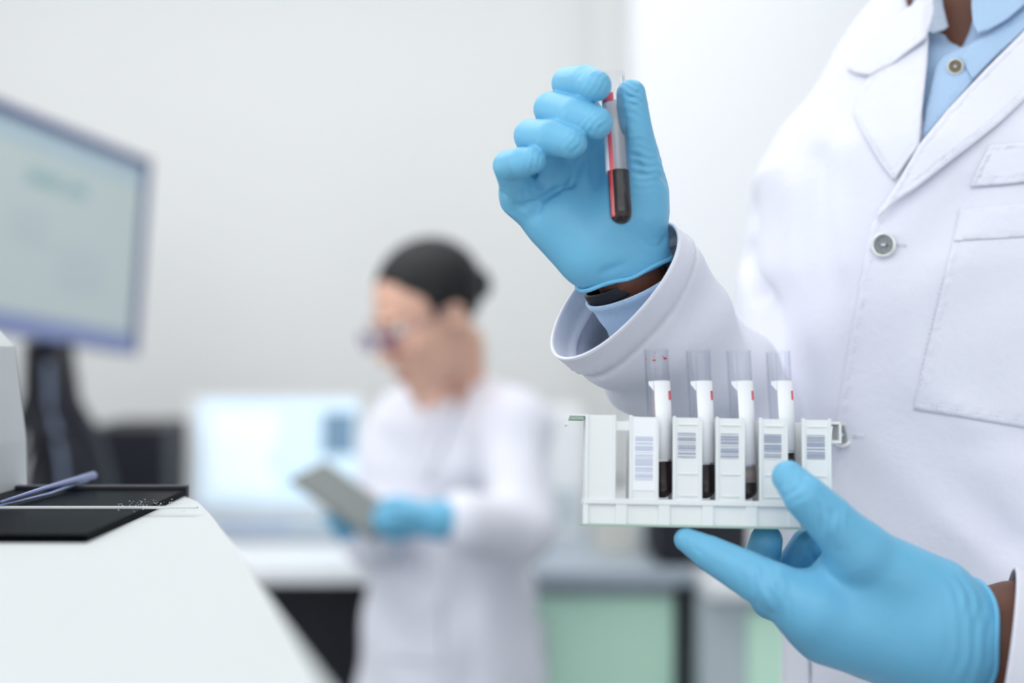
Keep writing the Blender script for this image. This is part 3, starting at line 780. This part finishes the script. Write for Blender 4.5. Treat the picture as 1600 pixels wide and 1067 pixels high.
# rolled rim following the glove's cut edge
def rimroll(obj_verts, p, n, r, name, parent, bandw=.0015, shift=0.):
    n = n.normalized(); vs = np.array(obj_verts); d = (vs-np.array(p[:]))@np.array(n[:]); q = vs[np.abs(d+.002) < bandw]
    c = q.mean(0); u = n.orthogonal().normalized(); w = n.cross(u); rel = q-c
    an = np.arctan2(rel@np.array(w[:]), rel@np.array(u[:])); rad = np.linalg.norm(rel-np.outer(rel@np.array(n[:]), np.array(n[:])), axis=1)
    pts = []
    N = 64
    rr = []
    for k in range(N):
        a = -math.pi+2*math.pi*k/N; m = np.abs((an-a+math.pi) % (2*math.pi)-math.pi) < .12
        rr.append(rad[m].max() if m.any() else rad.mean())
    for _ in range(3): rr = [(rr[i-1]+2*rr[i]+rr[(i+1) % N])/4 for i in range(N)]
    for k in range(N):
        a = -math.pi+2*math.pi*k/N
        pts.append(Vector(c)+(u*math.cos(a)+w*math.sin(a))*(rr[k]-r*.3)+n*(shift+.0008*math.sin(a*5)))
    return MB().tube(pts, r, 12, closed=True).build(name, 'glove', parent, True)
gv = [v.co[:] for v in glove1.data.vertices]
rimroll(gv, CUT1p, CUT1n, .0013, 'rolled_rim', glove1)

# ---- lower left glove
thb2 = [(P(1340, 858, .738), .0150), (P(1296, 812, .732), .0128), (P(1258, 775, .729), .0112), (P(1232, 745, .7345), .0086)]
ix2 = [(P(1268, 950, .745), .0170), (P(1210, 920, .745), .0140), (P(1162, 893, .751), .0118), (P(1108, 864, .758), .0094), (P(1072, 843, .7625), .0066)]
md2 = [(P(1300, 965, .775), .0150), (P(1205, 935, .790), .0115), (P(1188, 880, .792), .0108), (P(1197, 845, .782), .0092)]
rg2 = [(P(1330, 985, .785), .0145), (P(1265, 940, .800), .0115), (P(1240, 890, .802), .0108), (P(1262, 852, .790), .0098)]
pk2 = [(P(1350, 1000, .790), .0130), (P(1310, 945, .806), .0105), (P(1285, 895, .806), .0095), (P(1292, 862, .796), .0085)]
palm2 = [(P(1268, 952, .747), .0185, P(1470, 1000, .757), .0240), (P(1340, 862, .741), .0155, P(1455, 935, .752), .0225),
         (P(1292, 985, .755), .0175, P(1470, 1035, .765), .0200), (P(1350, 1000, .775), .0170, P(1480, 1020, .770), .0220),
         (P(1310, 900, .755), .0120, P(1420, 960, .760), .022), (P(1460, 980, .757), .0285, P(1560, 1005, .765), .0265)]
CUT2p, CUT2n = P(1533, 985, .757), Vector((1, .12, -.05))
def ex2(Q, d):
    for a, b, w, am in [((1290, 800, .72), (1298, 860, .725), .0018, .0007), ((1302, 800, .72), (1312, 860, .725), .0020, .0007), ((1280, 790, .72), (1286, 846, .722), .0018, .0008),
                        ((1195, 890, .735), (1180, 950, .74), .0022, .0009), ((1208, 893, .733), (1192, 958, .738), .0022, .0009), ((1222, 898, .731), (1205, 965, .738), .0022, .0010), ((1240, 900, .73), (1216, 975, .735), .0026, .0007),
                        ((1262, 852, .778), (1278, 885, .79), .0022, .0016), ((1176, 868, .78), (1218, 872, .782), .0018, .0016),
                        ((1505, 910, .735), (1512, 1080, .735), .0030, .0006)]:
        d = d+groove(Q, P(*a), P(*b), w, am)
    for c, dr, f, am, rad, ph in [((1238, 765, .719), (.8, 0, -.8), 1300, .0004, .009, 0), ((1228, 745, .724), (1, 0, -.3), 1500, .0003, .008, 2), ((1300, 820, .718), (1, 0, .15), 1300, .00025, .014, 1),
                                  ((1085, 850, .752), (1, 0, .6), 1500, .0002, .010, 1), ((1200, 925, .735), (1, 0, .35), 1100, .0003, .016, .6), ((1262, 862, .78), (1, 0, -.4), 1200, .0005, .012, 0),
                                  ((1515, 930, .73), (1, 0, .3), 900, .0005, .012, 2), ((1515, 1010, .73), (1, 0, -.2), 800, .0005, .016, 0)]:
        d = d+wrinkle(Q, P(*c), dr, f, am, rad, ph)
    return smax(d, plane(Q, CUT2p, CUT2n), .0015)
h2 = handsdf([thb2, ix2, md2, rg2, pk2], palm2, extra=ex2, kbet=.0015)
allp = [p for c in (thb2, ix2, md2, rg2, pk2) for p, r in c]+[P(1540, 1000, .757)]
lo_, hi_ = bounds(allp, .034)
glove2 = implicit('glove', h2, lo_, hi_, .00085, 'glove', man, 'thin blue glove on the lower hand', it=1)
gv2 = [v.co[:] for v in glove2.data.vertices]
rimroll(gv2, CUT2p, CUT2n, .0016, 'rolled_rim', glove2)

# ================================================================ RACK
rk = empty('tube_rack', P(1106, 822, .765), 'white plastic five-slot tube rack with barcode labels, held in the lower gloved hand', 'rack')
sR = F/.765
rot = Matrix.Rotation(math.radians(-7), 4, 'X') @ Matrix.Rotation(math.radians(1.0), 4, 'Y')
oR = P(1106, 735, .765)
TR_ = Matrix.Translation(oR) @ rot
def rx(px): return (px-1106)/sR
def rz(py): return -(py-735-(0))/sR
DEP = .024
top, bot = rz(650), rz(822)
def rb(mb, x0, x1, y0, y1, a, b, bev=.0005): return mb.box((rx(x0), a, rz(y1)), (rx(x1), b, rz(y0)), TR_, b=bev)
base = MB()
rb(base, 912, 1300, 781, 790, -.0008, DEP, .0006)         # ledge
rb(base, 914, 1298, 790, 821, .0012, DEP-.001, .0004)     # lower tray
for x in (962, 1029, 1097, 1165, 1232, 1290): rb(base, x, x+18 if x < 1280 else x+10, 786, 821, -.0003, .004, .0005)
rb(base, 912, 920, 786, 821, -.0003, .004, .0004)
base.build('tray', 'plastic', rk)
rb(MB(), 910, 1300, 820.5, 824, -.0012, DEP+.001, .0004).build('underside_rim', 'pgreen', rk, label='green-grey bottom rim')
panels = [(914, 962), (983, 1029), (1051, 1097), (1118, 1164), (1186, 1231), (1253, 1299)]
for i, (x0, x1) in enumerate(panels):
    for side in (0, 1):
        mb = MB(); a, b = (0, .0022) if side == 0 else (DEP-.0022, DEP)
        if i: rb(mb, x0, x1, 653, 783, a, b, .0005)
        else: rb(mb, x0, x1, 651, 783, a, b, .0005)
        if side == 0:
            rb(mb, x0, x0+5, 651, 783, -.0008, .001, .0004); rb(mb, x1-5, x1, 651, 783, -.0008, .001, .0004)
            if i > 1:
                for yy in (663, 740, 774): rb(mb, x0+9, x1-8, yy, yy+2, -.0007, .001, .0002)
        mb.build('divider_panel', 'plastic', rk)
    mb = MB()
    if i in (0, 5): rb(mb, x0 if i == 0 else x1-5, x0+5 if i == 0 else x1, 653, 786, 0, DEP, .0005)
    else: rb(mb, x0+20, x0+26, 700, 786, .001, DEP, .0004)
    mb.build('end_wall' if i in (0, 5) else 'partition', 'plastic', rk)
rb(MB(), 958, 986, 660, 675, .0004, .002, .0004).build('slot_bridge', 'plastic', rk)
hk = MB(); rb(hk, 886, 918, 650, 653, .002, .018, .0004)
hk.prism([(rx(886), rz(650)), (rx(889), rz(653)), (rx(886), rz(667)), (rx(883), rz(667))], .002, .018, TR_); hk.build('hook', 'plastic', rk)
hk = MB(); rb(hk, 1296, 1317, 655, 659, .002, .018, .0004); rb(hk, 1313, 1317, 655, 689, .002, .018, .0004); rb(hk, 1300, 1314, 684, 689, .002, .018, .0004); hk.build('hook', 'plastic', rk)
rb(MB(), 889, 912, 653.5, 658, .003, .016, .0002).build('hook_lining', 'pgreen', rk)
def barcode(x0, x1, y0, y1, seed, ink, paper=None):
    r = random.Random(seed); par = rk
    if paper:
        par = rb(MB(), x0-4, x1+4, paper[0], paper[1], -.0004, .0002, .0001).build('paper_label', 'label', rk)
    mb = MB(); y = y0
    ya = -.0006 if paper else -.0003
    while y < y1:
        w = r.choice([1, 1, 1.6, 2.4]); rb(mb, x0, x1, y, min(y+w, y1), ya, 0, 0); y += w+r.choice([.9, 1.2, 1.8, 2.6])
    mb.build('barcode', ink, par)
barcode(992, 1020, 684, 752, 1, 'paleink', (656, 768))
for i, (x0, x1) in enumerate(panels[2:]):
    barcode(x0+8, x1-10, 677, 716, 5+i, 'ink')

# ================================================================ TUBES
RT = .0067
def local(axis_top, axis_bot):
    z = (axis_top-axis_bot).normalized(); x = Vector((1, 0, 0)); x = (x-z*x.dot(z)).normalized(); y = z.cross(x)
    return Matrix(((x.x, y.x, z.x, axis_bot.x), (x.y, y.y, z.y, axis_bot.y), (x.z, y.z, z.z, axis_bot.z), (0, 0, 0, 1)))
def profile(R, L, r_in, zb):
    out = []
    for i in range(9):
        a = math.pi/2*i/8; out.append((R*math.sin(a), R-R*math.cos(a)))
    return out
def tubeobj(T, L, R, level, label, group, lab=None, red=None, serum=None, droplets=False, film=False, extra=None):
    t = empty('blood_tube', T.translation, label, 'test tube', group)
    w = .0007; Ri = R-w
    pr = [(max(1e-5, R*math.sin(a)), R-R*math.cos(a)) for a in [math.pi/2*i/8 for i in range(9)]]+[(R, L-.001), (R*1.02, L-.0008), (R*1.02, L-.0001), (R*.99, L), (Ri, L-.0002)]
    pr += [(Ri, R)]+[(max(1e-5, Ri*math.sin(a)), R-Ri*math.cos(a)) for a in [math.pi/2*i/8 for i in range(8, -1, -1)]]
    MB().lathe(pr, T, 48).build('tube_wall', 'glass', t, True)
    Rb = Ri-.00005
    bp = lambda z0, z1: [(1e-5, z0)]+([(Rb, z0)] if z0 > R else [])+[(Rb, z1), (Rb*.97, z1+.0002), (Rb*.9, z1), (1e-5, z1-.0001)]
    pr = [(max(1e-5, Rb*math.sin(a)), R-Rb*math.cos(a)) for a in [math.pi/2*i/8 for i in range(9)]]+[(Rb, level), (Rb*.9, level-.0004), (1e-5, level-.0005)]
    b = MB().lathe(pr, T, 48).build('blood', 'blood', t, True)
    if serum: MB().lathe([(1e-5, level), (Rb, level), (Rb, serum), (1e-5, serum-.0003)], T, 48).build('serum', 'serum', t, True)
    if lab:
        z0, z1, a0, a1 = lab; Rl = R+.00015; mb = MB(); n = 40
        vs = []; fs = []
        for i in range(n+1):
            a = a0+(a1-a0)*i/n; zt_ = z1
            k = (i/n)*abs(a1-a0)*R       # arc distance from the first edge
            if k < .003: continue
            for rr in (Rl, Rl-.0001):
                for zz in (z0, z1): vs.append((T @ Vector((rr*math.cos(a), rr*math.sin(a), zz)))[:])
        m_ = len(vs)//4
        for i in range(m_-1):
            p, q = i*4, i*4+4
            fs += [[p, q, q+1, p+1], [p+3, q+3, q+2, p+2], [p+1, q+1, q+3, p+3], [p, p+2, q+2, q]]
        mb.add(vs, fs)
        # slanted lead-in corner of the label
        aa = a0+(a1-a0)*(.003/(abs(a1-a0)*R)); sg = (a1-a0)/abs(a1-a0)
        mb.add([(T @ Vector((Rl*math.cos(x_), Rl*math.sin(x_), z_)))[:] for x_, z_ in ((aa+sg*.02, z1), (aa-sg*.003/R, z1), (aa-sg*.003/R, z1-.0018), (aa+sg*.02, z1-.0055))], [[0, 1, 2, 3]])
        lo_ = mb.build('label', 'label', t, True)
        if red:
            for (ra0, ra1, rz0, rz1) in red:
                MB().lathe([(Rl+.0001, rz0), (Rl+.0001, rz1)], T, 10, a0=ra0, a1=ra1).build('red_mark', 'redink', lo_)
    if droplets:
        for ang, z_, s_ in ((-1.9, L-.0065, .0011), (-.75, L-.0055, .0016), (-2.9, L-.0050, .0009), (-1.75, L-.0025, .0005), (-1.0, L-.0045, .0006)):
            mb = MB(); bmv = bmesh.new(); bmesh.ops.create_uvsphere(bmv, u_segments=12, v_segments=8, radius=1)
            c = Vector(((Ri-.0001)*math.cos(ang), (Ri-.0001)*math.sin(ang), z_)); bmv.verts.index_update()
            tn = Vector((-math.sin(ang), math.cos(ang), 0)); rd = Vector((math.cos(ang), math.sin(ang), 0))
            mb.add([(T @ (c+tn*v.co.x*s_+rd*v.co.y*.0003+Vector((0, 0, v.co.z*s_*.45))))[:] for v in bmv.verts], [[v.index for v in f.verts] for f in bmv.faces])
            bmv.free(); mb.build('droplet', 'bloodred', t, True)
    if film:
        MB().lathe([(Rb-.0002, level), (Rb-.0002, L-.02)], T, 24, a0=-2.3, a1=-.6).build('blood_film', 'film', t, True)
    if extra: extra(t, T)
    return t
# four tubes standing in the rack
upz = (TR_.to_3x3() @ Vector((0, 0, 1)))
Lt = .0835
data = [(1033, 546, 722, True, None, 'leftmost tube in the rack, with red spatter inside its rim'),
        (1100, 548, 727, False, None, 'second tube from the left in the rack, with clean rim'),
        (1165, 549, 755, False, 730, 'third tube in the rack, with a grey-brown layer above the dark blood'),
        (1228, 550, 709, False, None, 'rightmost tube in the rack, its blood partly behind the thumb')]
for i, (tx, ty, lv, dp, se, lb) in enumerate(data):
    # centre line of the tube in rack coordinates
    xl = rx(tx+7.5); topp = TR_ @ Vector((xl-.0020, .0115, 0)); botp = TR_ @ Vector((xl+.0003, .0115, rz(786)))
    ax_ = (Vector((-.0045, 0, .085)).normalized()); ax_ = (TR_.to_3x3() @ ax_).normalized()
    bt = TR_ @ Vector((xl-.0002, .0112, rz(782)+.0005))
    # length so that the rim meets its height
    zt_ = P(tx, ty, bt.y+.01).z; L = (zt_-bt.z)/ax_.z
    T = local(bt+ax_*L, bt)
    zl = (P(tx, lv, bt.y).z-bt.z)/ax_.z
    zlab = (P(tx, 597, bt.y).z-bt.z)/ax_.z
    zs = (P(tx, se, bt.y).z-bt.z)/ax_.z if se else None
    red = [(-.75, -.05, zlab-.0105, zlab-.0055)]
    tubeobj(T, L, RT, zl, 'clear test tube, '+lb, 'blood tubes standing in the rack', lab=((zs or zl)+.001, zlab, -2.48, .9), red=red, serum=zs, droplets=dp, film=dp)
# held tube
tp, bp_ = P(957, 116, .789), P(971.5, 352, .7705)
T = local(tp, bp_)
Lh = (tp-bp_).length; zh = Lh*(352-270)/(352-116)
def ex(t, T):
    z1 = Lh*.86
    MB().lathe([(RT+.00015, zh*1.0), (RT+.00015, z1)], T, 16, a0=.75, a1=3.98).build('label', 'label', t, True)
    MB().lathe([(RT+.0002, zh-.0005), (RT+.0002, zh+.028)], T, 10, a0=-2.42, a1=-2.02).build('red_stripe', 'redink', t, True)
    MB().lathe([(RT+.0002, z1-.006), (RT+.0002, z1-.001)], T, 10, a0=-2.7, a1=-1.7).build('red_mark', 'redink', t, True)
    MB().lathe([(RT-.00073, .004), (RT-.00073, zh)], T, 10, a0=-2.75, a1=-2.25).build('thin_blood', 'bloodred', t, True)
tubeobj(T, Lh, RT, zh, 'tube of dark blood pinched in the fingers of the raised blue glove', None, extra=ex)

# ================================================================ THE WOMAN
wm = empty('person', (-.13, 2.28, 0), 'person with black tied hair and glasses in white lab coat, looking down at tablet', 'person')
HW = P(668, 494, 2.20); HS = .90
f = Vector((-.74, -.50, -.42)).normalized(); up = Vector((-.04, 0, 1)); up = (up-f*up.dot(f)).normalized(); yv = -f; xv = yv.cross(up)
RW = np.array([xv[:], yv[:], up[:]], dtype=np.float32).T
TW = Matrix(((xv.x, yv.x, up.x, HW.x), (xv.y, yv.y, up.y, HW.y), (xv.z, yv.z, up.z, HW.z), (0, 0, 0, 1))) @ Matrix.Scale(HS, 4)
SLw, SRw = P(800, 668, 2.22), P(628, 668, 2.42)
ELw, ERw = P(812, 830, 2.12), P(590, 830, 2.30)
HLw, HRw = P(700, 812, 2.02), P(585, 842, 2.09)
psw = math.radians(38)
Rw2 = np.array([[math.cos(psw), math.sin(psw), 0], [-math.sin(psw), math.cos(psw), 0], [0, 0, 1]], dtype=np.float32)
TCw = P(703, 700, 2.33)
def wtorso(Q, sh=0):
    q = (Q-A(Vector((TCw.x, TCw.y, 0))))@Rw2; z = Q[..., 2]
    hw = np.interp(z, [.45, .75, .90, 1.0, 1.1, 1.17, 1.215, 1.25], [.20, .165, .145, .135, .15, .145, .10, .05]).astype(np.float32)-sh
    hd = np.interp(z, [.45, .75, .90, 1.0, 1.1, 1.17, 1.215, 1.25], [.16, .125, .115, .105, .11, .095, .07, .045]).astype(np.float32)-sh
    r = ((np.abs(q[..., 0])/hw)**2.2+(np.abs(q[..., 1])/hd)**2.2+1e-9)**(1/2.2)
    return np.maximum((r-1)*np.minimum(hw, hd), z-1.25)
def wcoat(Q):
    d = wtorso(Q)
    d = smin(d, smin(rc(Q, SLw, ELw, .058, .050), rc(Q, ELw, P(726, 815, 2.035), .050, .044), .02), .03)
    d = smin(d, smin(rc(Q, SRw, ERw, .056, .048), rc(Q, ERw, HRw, .048, .044), .02), .03)
    d = smin(d, rc(Q, P(712, 622, 2.33), SLw, .045, .055), .03)
    d = smin(d, rc(Q, P(700, 622, 2.35), SRw, .045, .05), .03)
    for a, b, w_, am in [((760, 700, 2.2), (780, 880, 2.2), .015, .008), ((650, 860, 2.2), (640, 1060, 2.2), .02, .006), ((720, 880, 2.2), (735, 1067, 2.2), .02, .006), ((690, 800, 2.0), (830, 850, 2.1), .012, .004)]:
        d = d+groove(Q, P(*a), P(*b), w_, am)
    d = d+.0025*np.sin(Q[..., 2]*45+2*np.sin(Q[..., 0]*30))
    return d
def wcoatc(Q):
    d = wcoat(Q)
    nk = rc(Q, P(703, 640, 2.30), P(690, 560, 2.28), .052, .06); d = smax(d, -nk, .004)
    vv = rc(Q, P(668, 700, 2.20), P(690, 625, 2.25), .004, .04); d = smax(d, -vv, .004)
    return np.maximum(d, .47-Q[..., 2])
lo, hi = (-.36, 1.93, .42), (.14, 2.58, 1.33)
wv, wf = snet(wcoat, lo, hi, .007)
WENV = BVHTree.FromPolygons([tuple(v) for v in wv.tolist()], wf.tolist())
wc = implicit('lab_coat', wcoatc, lo, hi, .006, 'coat', wm)
drape('lapel', [(700, 615), (716, 628), (700, 680), (668, 752), (658, 735), (672, 690)], WENV, .006, .004, 'coat', wc, step=5, yfall=2.2)
drape('lapel', [(680, 625), (690, 640), (672, 690), (664, 745), (648, 700), (655, 650)], WENV, .006, .004, 'coat', wc, step=5, yfall=2.2)
drape('pocket', [(600, 930), (690, 935), (692, 1040), (598, 1030)], WENV, .005, .003, 'coat', wc, step=6, yfall=2.2)
def wbody(Q):
    d = wtorso(Q, .015); d = np.maximum(d, .55-Q[..., 2])
    d = smin(d, headsdf((Q-A(HW))@RW/HS)*HS, .02)
    d = smin(d, rc(Q, HW+Vector((.052, .045, -.045)), P(722, 645, 2.32), .036, .040), .012)
    d = smin(d, smin(rc(Q, SLw, ELw, .042, .036), rc(Q, ELw, HLw, .036, .021), .02), .03)
    d = smin(d, smin(rc(Q, SRw, ERw, .040, .034), rc(Q, ERw, HRw, .034, .021), .02), .03)
    for s in (-1, 1):
        hip = Vector((TCw.x+s*.075*math.cos(psw), TCw.y-s*.075*math.sin(psw), .72)); kn = hip+Vector((0, 0, -.33)); an = kn+Vector((0, .01, -.33))
        d = smin(d, rc(Q, hip, kn, .07, .048), .03); d = smin(d, rc(Q, kn, an, .048, .032), .02); d = smin(d, rc(Q, an, an+Vector((-.08, -.09, -.03)), .032, .022), .02)
    return d
implicit('body', wbody, (-.38, 1.95, -.01), (.15, 2.6, 1.50), .0055, 'wskin', wm)
def wsh(Q): return np.maximum(smax(wtorso(Q, .006), -rc(Q, P(703, 630, 2.29), P(690, 560, 2.28), .050, .055), .003), 1.0-Q[..., 2])
implicit('shirt', wsh, (-.3, 2.1, .95), (.12, 2.55, 1.3), .006, 'collarin', wm)
def wtr(Q):
    d = None
    for s in (-1, 1):
        hip = Vector((TCw.x+s*.075*math.cos(psw), TCw.y-s*.075*math.sin(psw), .72)); kn = hip+Vector((0, 0, -.33)); an = kn+Vector((0, .01, -.29))
        e = smin(rc(Q, hip, kn, .08, .062), rc(Q, kn, an, .062, .056), .02); d = e if d is None else smin(d, e, .02)
    return np.maximum(d, .07-Q[..., 2])
implicit('trousers', wtr, (-.35, 2.1, .03), (.12, 2.55, .85), .01, 'trous', wm)
for s in (-1, 1):
    b0 = Vector((TCw.x+s*.075*math.cos(psw), TCw.y-s*.075*math.sin(psw)+.01, .045))
    def sh(Q, b0=b0): return np.maximum(smin(rc(Q, b0, b0+Vector((0, 0, .03)), .042, .04), rc(Q, b0, b0+Vector((-.10, -.12, -.01)), .042, .034), .03), .002-Q[..., 2])
    lo_, hi_ = bounds([b0+Vector((.05, .06, .08)), b0+Vector((-.15, -.17, -.05))], .01)
    implicit('shoe', sh, lo_, hi_, .006, 'shoe', wm)
def whair(Q):
    L = (Q-A(HW))@RW/HS
    d = ell(L, (0, .022, .040), (.084, .099, .090))
    d = smax(d, -plane(L, (0, -.055, .070), (0, .95, .75)), .012)
    d = smin(d, ell(L, (0, .115, .01), (.028, .026, .030)), .012)
    for s in (-1, 1): d = smin(d, rc(L, (s*.073, -.018, .030), (s*.074, -.026, .004), .010, .004), .01)
    return d+.0012*np.sin(L[..., 0]*300+L[..., 2]*120)*np.sin(L[..., 1]*100)
wh = implicit('hair', whair, HW-Vector((.17, .19, .15)), HW+Vector((.19, .19, .19)), .0045, 'hair', wm)
for s in (-1, 1):
    bmv = bmesh.new(); bmesh.ops.create_uvsphere(bmv, u_segments=20, v_segments=14, radius=.0115, matrix=TW @ Matrix.Translation((s*.031, -.0755, .008)))
    me = bpy.data.meshes.new('eye'); bmv.to_mesh(me); bmv.free(); e = link('eye', me, 'eye', wm)
    bmv = bmesh.new(); bmesh.ops.create_uvsphere(bmv, u_segments=16, v_segments=10, radius=.0055, matrix=TW @ Matrix.Translation((s*.031, -.0825, .006)))
    me = bpy.data.meshes.new('iris'); bmv.to_mesh(me); bmv.free(); link('iris', me, 'pupil', e)
    MB().tube([TW @ Vector((s*x_, y_, z_)) for x_, y_, z_ in ((.014, -.0935, .027), (.028, -.093, .032), (.046, -.079, .028))], [.0018, .0022, .001], 8).build('eyebrow', 'hair', wm, True)
mb = MB()
mb.tube([TW @ Vector((x_, y_, z_)) for x_, y_, z_ in ((-.02, -.0915, -.071), (-.008, -.0965, -.068), (0, -.096, -.069), (.008, -.0965, -.068), (.02, -.0915, -.071))], [.001, .003, .003, .003, .001], 8)
mb.tube([TW @ Vector((x_, y_, z_)) for x_, y_, z_ in ((-.018, -.090, -.074), (0, -.0935, -.078), (.018, -.090, -.074))], [.001, .0038, .001], 8)
mb.build('lips', 'lips', wm, True)
gl = MB()
for s in (-1, 1):
    gl.tube([TW @ Vector((s*.033+.024*math.cos(a), -.112+.004*abs(math.cos(a)), .002+.019*math.sin(a))) for a in [2*math.pi*k/28 for k in range(28)]], .0013, 8, closed=True)
    gl.tube([TW @ Vector((s*.057, -.108, .008)), TW @ Vector((s*.074, -.08, .010)), TW @ Vector((s*.081, .0, .010)), TW @ Vector((s*.082, .02, -.006))], .0013, 8)
gl.tube([TW @ Vector((-.010, -.112, .006)), TW @ Vector((0, -.114, .009)), TW @ Vector((.010, -.112, .006))], .0013, 8)
g = gl.build('glasses_frame', 'frame', wm, True)
for s in (-1, 1): MB().lathe([(1e-5, 0), (.0225, 0), (.0225, .0008), (1e-5, .0012)], TW @ Matrix.Translation((s*.033, -.111, .002)) @ Matrix.Rotation(math.pi/2, 4, 'X') @ Matrix.Diagonal((1, .8, 1, 1)), 24).build('lens', 'lens', g, True)
# woman's gloves
def whand(wrist, fingers, palm, label):
    fn = handsdf(fingers, palm, kp=.008)
    lo_, hi_ = bounds([p for c in fingers for p, r in c]+[wrist], .04)
    return implicit('glove', fn, lo_, hi_, .0024, 'glove', wm, label)
def fg(pts, r): return [(P(*p), r*(1-.08*i)) for i, p in enumerate(pts)]
whand(HLw, [fg([(640, 800, 2.00), (618, 796, 1.99), (600, 798, 1.985), (590, 802, 1.99)], .0105), fg([(640, 812, 2.0), (615, 812, 1.985), (598, 816, 1.98), (588, 820, 1.99)], .0105),
            fg([(642, 822, 2.01), (618, 826, 1.995), (602, 830, 1.99)], .0105), fg([(646, 830, 2.02), (626, 836, 2.01), (612, 838, 2.0)], .0095),
            fg([(660, 798, 2.03), (640, 788, 2.04), (616, 784, 2.05), (602, 786, 2.05)], .0115)],
      [(P(645, 802, 2.0), .014, P(690, 808, 2.02), .022), (P(645, 822, 2.01), .014, P(690, 816, 2.02), .022), (P(685, 812, 2.02), .026, P(720, 812, 2.03), .028)], 'blue glove on the nearer hand')
whand(HRw, [fg([(560, 838, 2.07), (540, 826, 2.06), (524, 816, 2.06), (512, 808, 2.07)], .0105), fg([(562, 846, 2.09), (542, 836, 2.09), (526, 826, 2.09)], .0105),
            fg([(566, 850, 2.11), (548, 844, 2.12), (532, 836, 2.12)], .0105), fg([(570, 854, 2.13), (552, 848, 2.14), (538, 842, 2.14)], .0095),
            fg([(580, 832, 2.07), (566, 822, 2.05), (552, 812, 2.04)], .0115)],
      [(P(562, 838, 2.08), .014, P(590, 846, 2.10), .022), (P(566, 848, 2.11), .014, P(592, 850, 2.11), .022), (P(588, 848, 2.10), .024, P(606, 850, 2.13), .026)], 'blue glove on the hand under the tablet')
# tablet
a_, b_, c_, d_ = P(452, 750, 1.99), P(523, 733, 2.13), P(606, 803, 2.11), P(588, 834, 1.985)
e1 = ((d_-a_)+(c_-b_)).normalized(); e2 = ((b_-a_)+(c_-d_)); e2 = (e2-e1*e2.dot(e1)).normalized(); e3 = e1.cross(e2)
ct = (a_+b_+c_+d_)/4
tb = empty('tablet', ct, 'grey tablet held level in the blue gloves of the woman in the background', 'tablet')
tb['label'] = 'grey tablet held flat in the gloved hands of the background person'
T = Matrix(((e1.x, e2.x, e3.x, ct.x), (e1.y, e2.y, e3.y, ct.y), (e1.z, e2.z, e3.z, ct.z), (0, 0, 0, 1)))
MB().box((-.072, -.080, -.004), (.072, .080, .004), T, b=.003).build('casing', 'tablet', tb)
MB().box((-.064, -.072, .0039), (.064, .072, .0046), T).build('screen', 'tablet', tb)
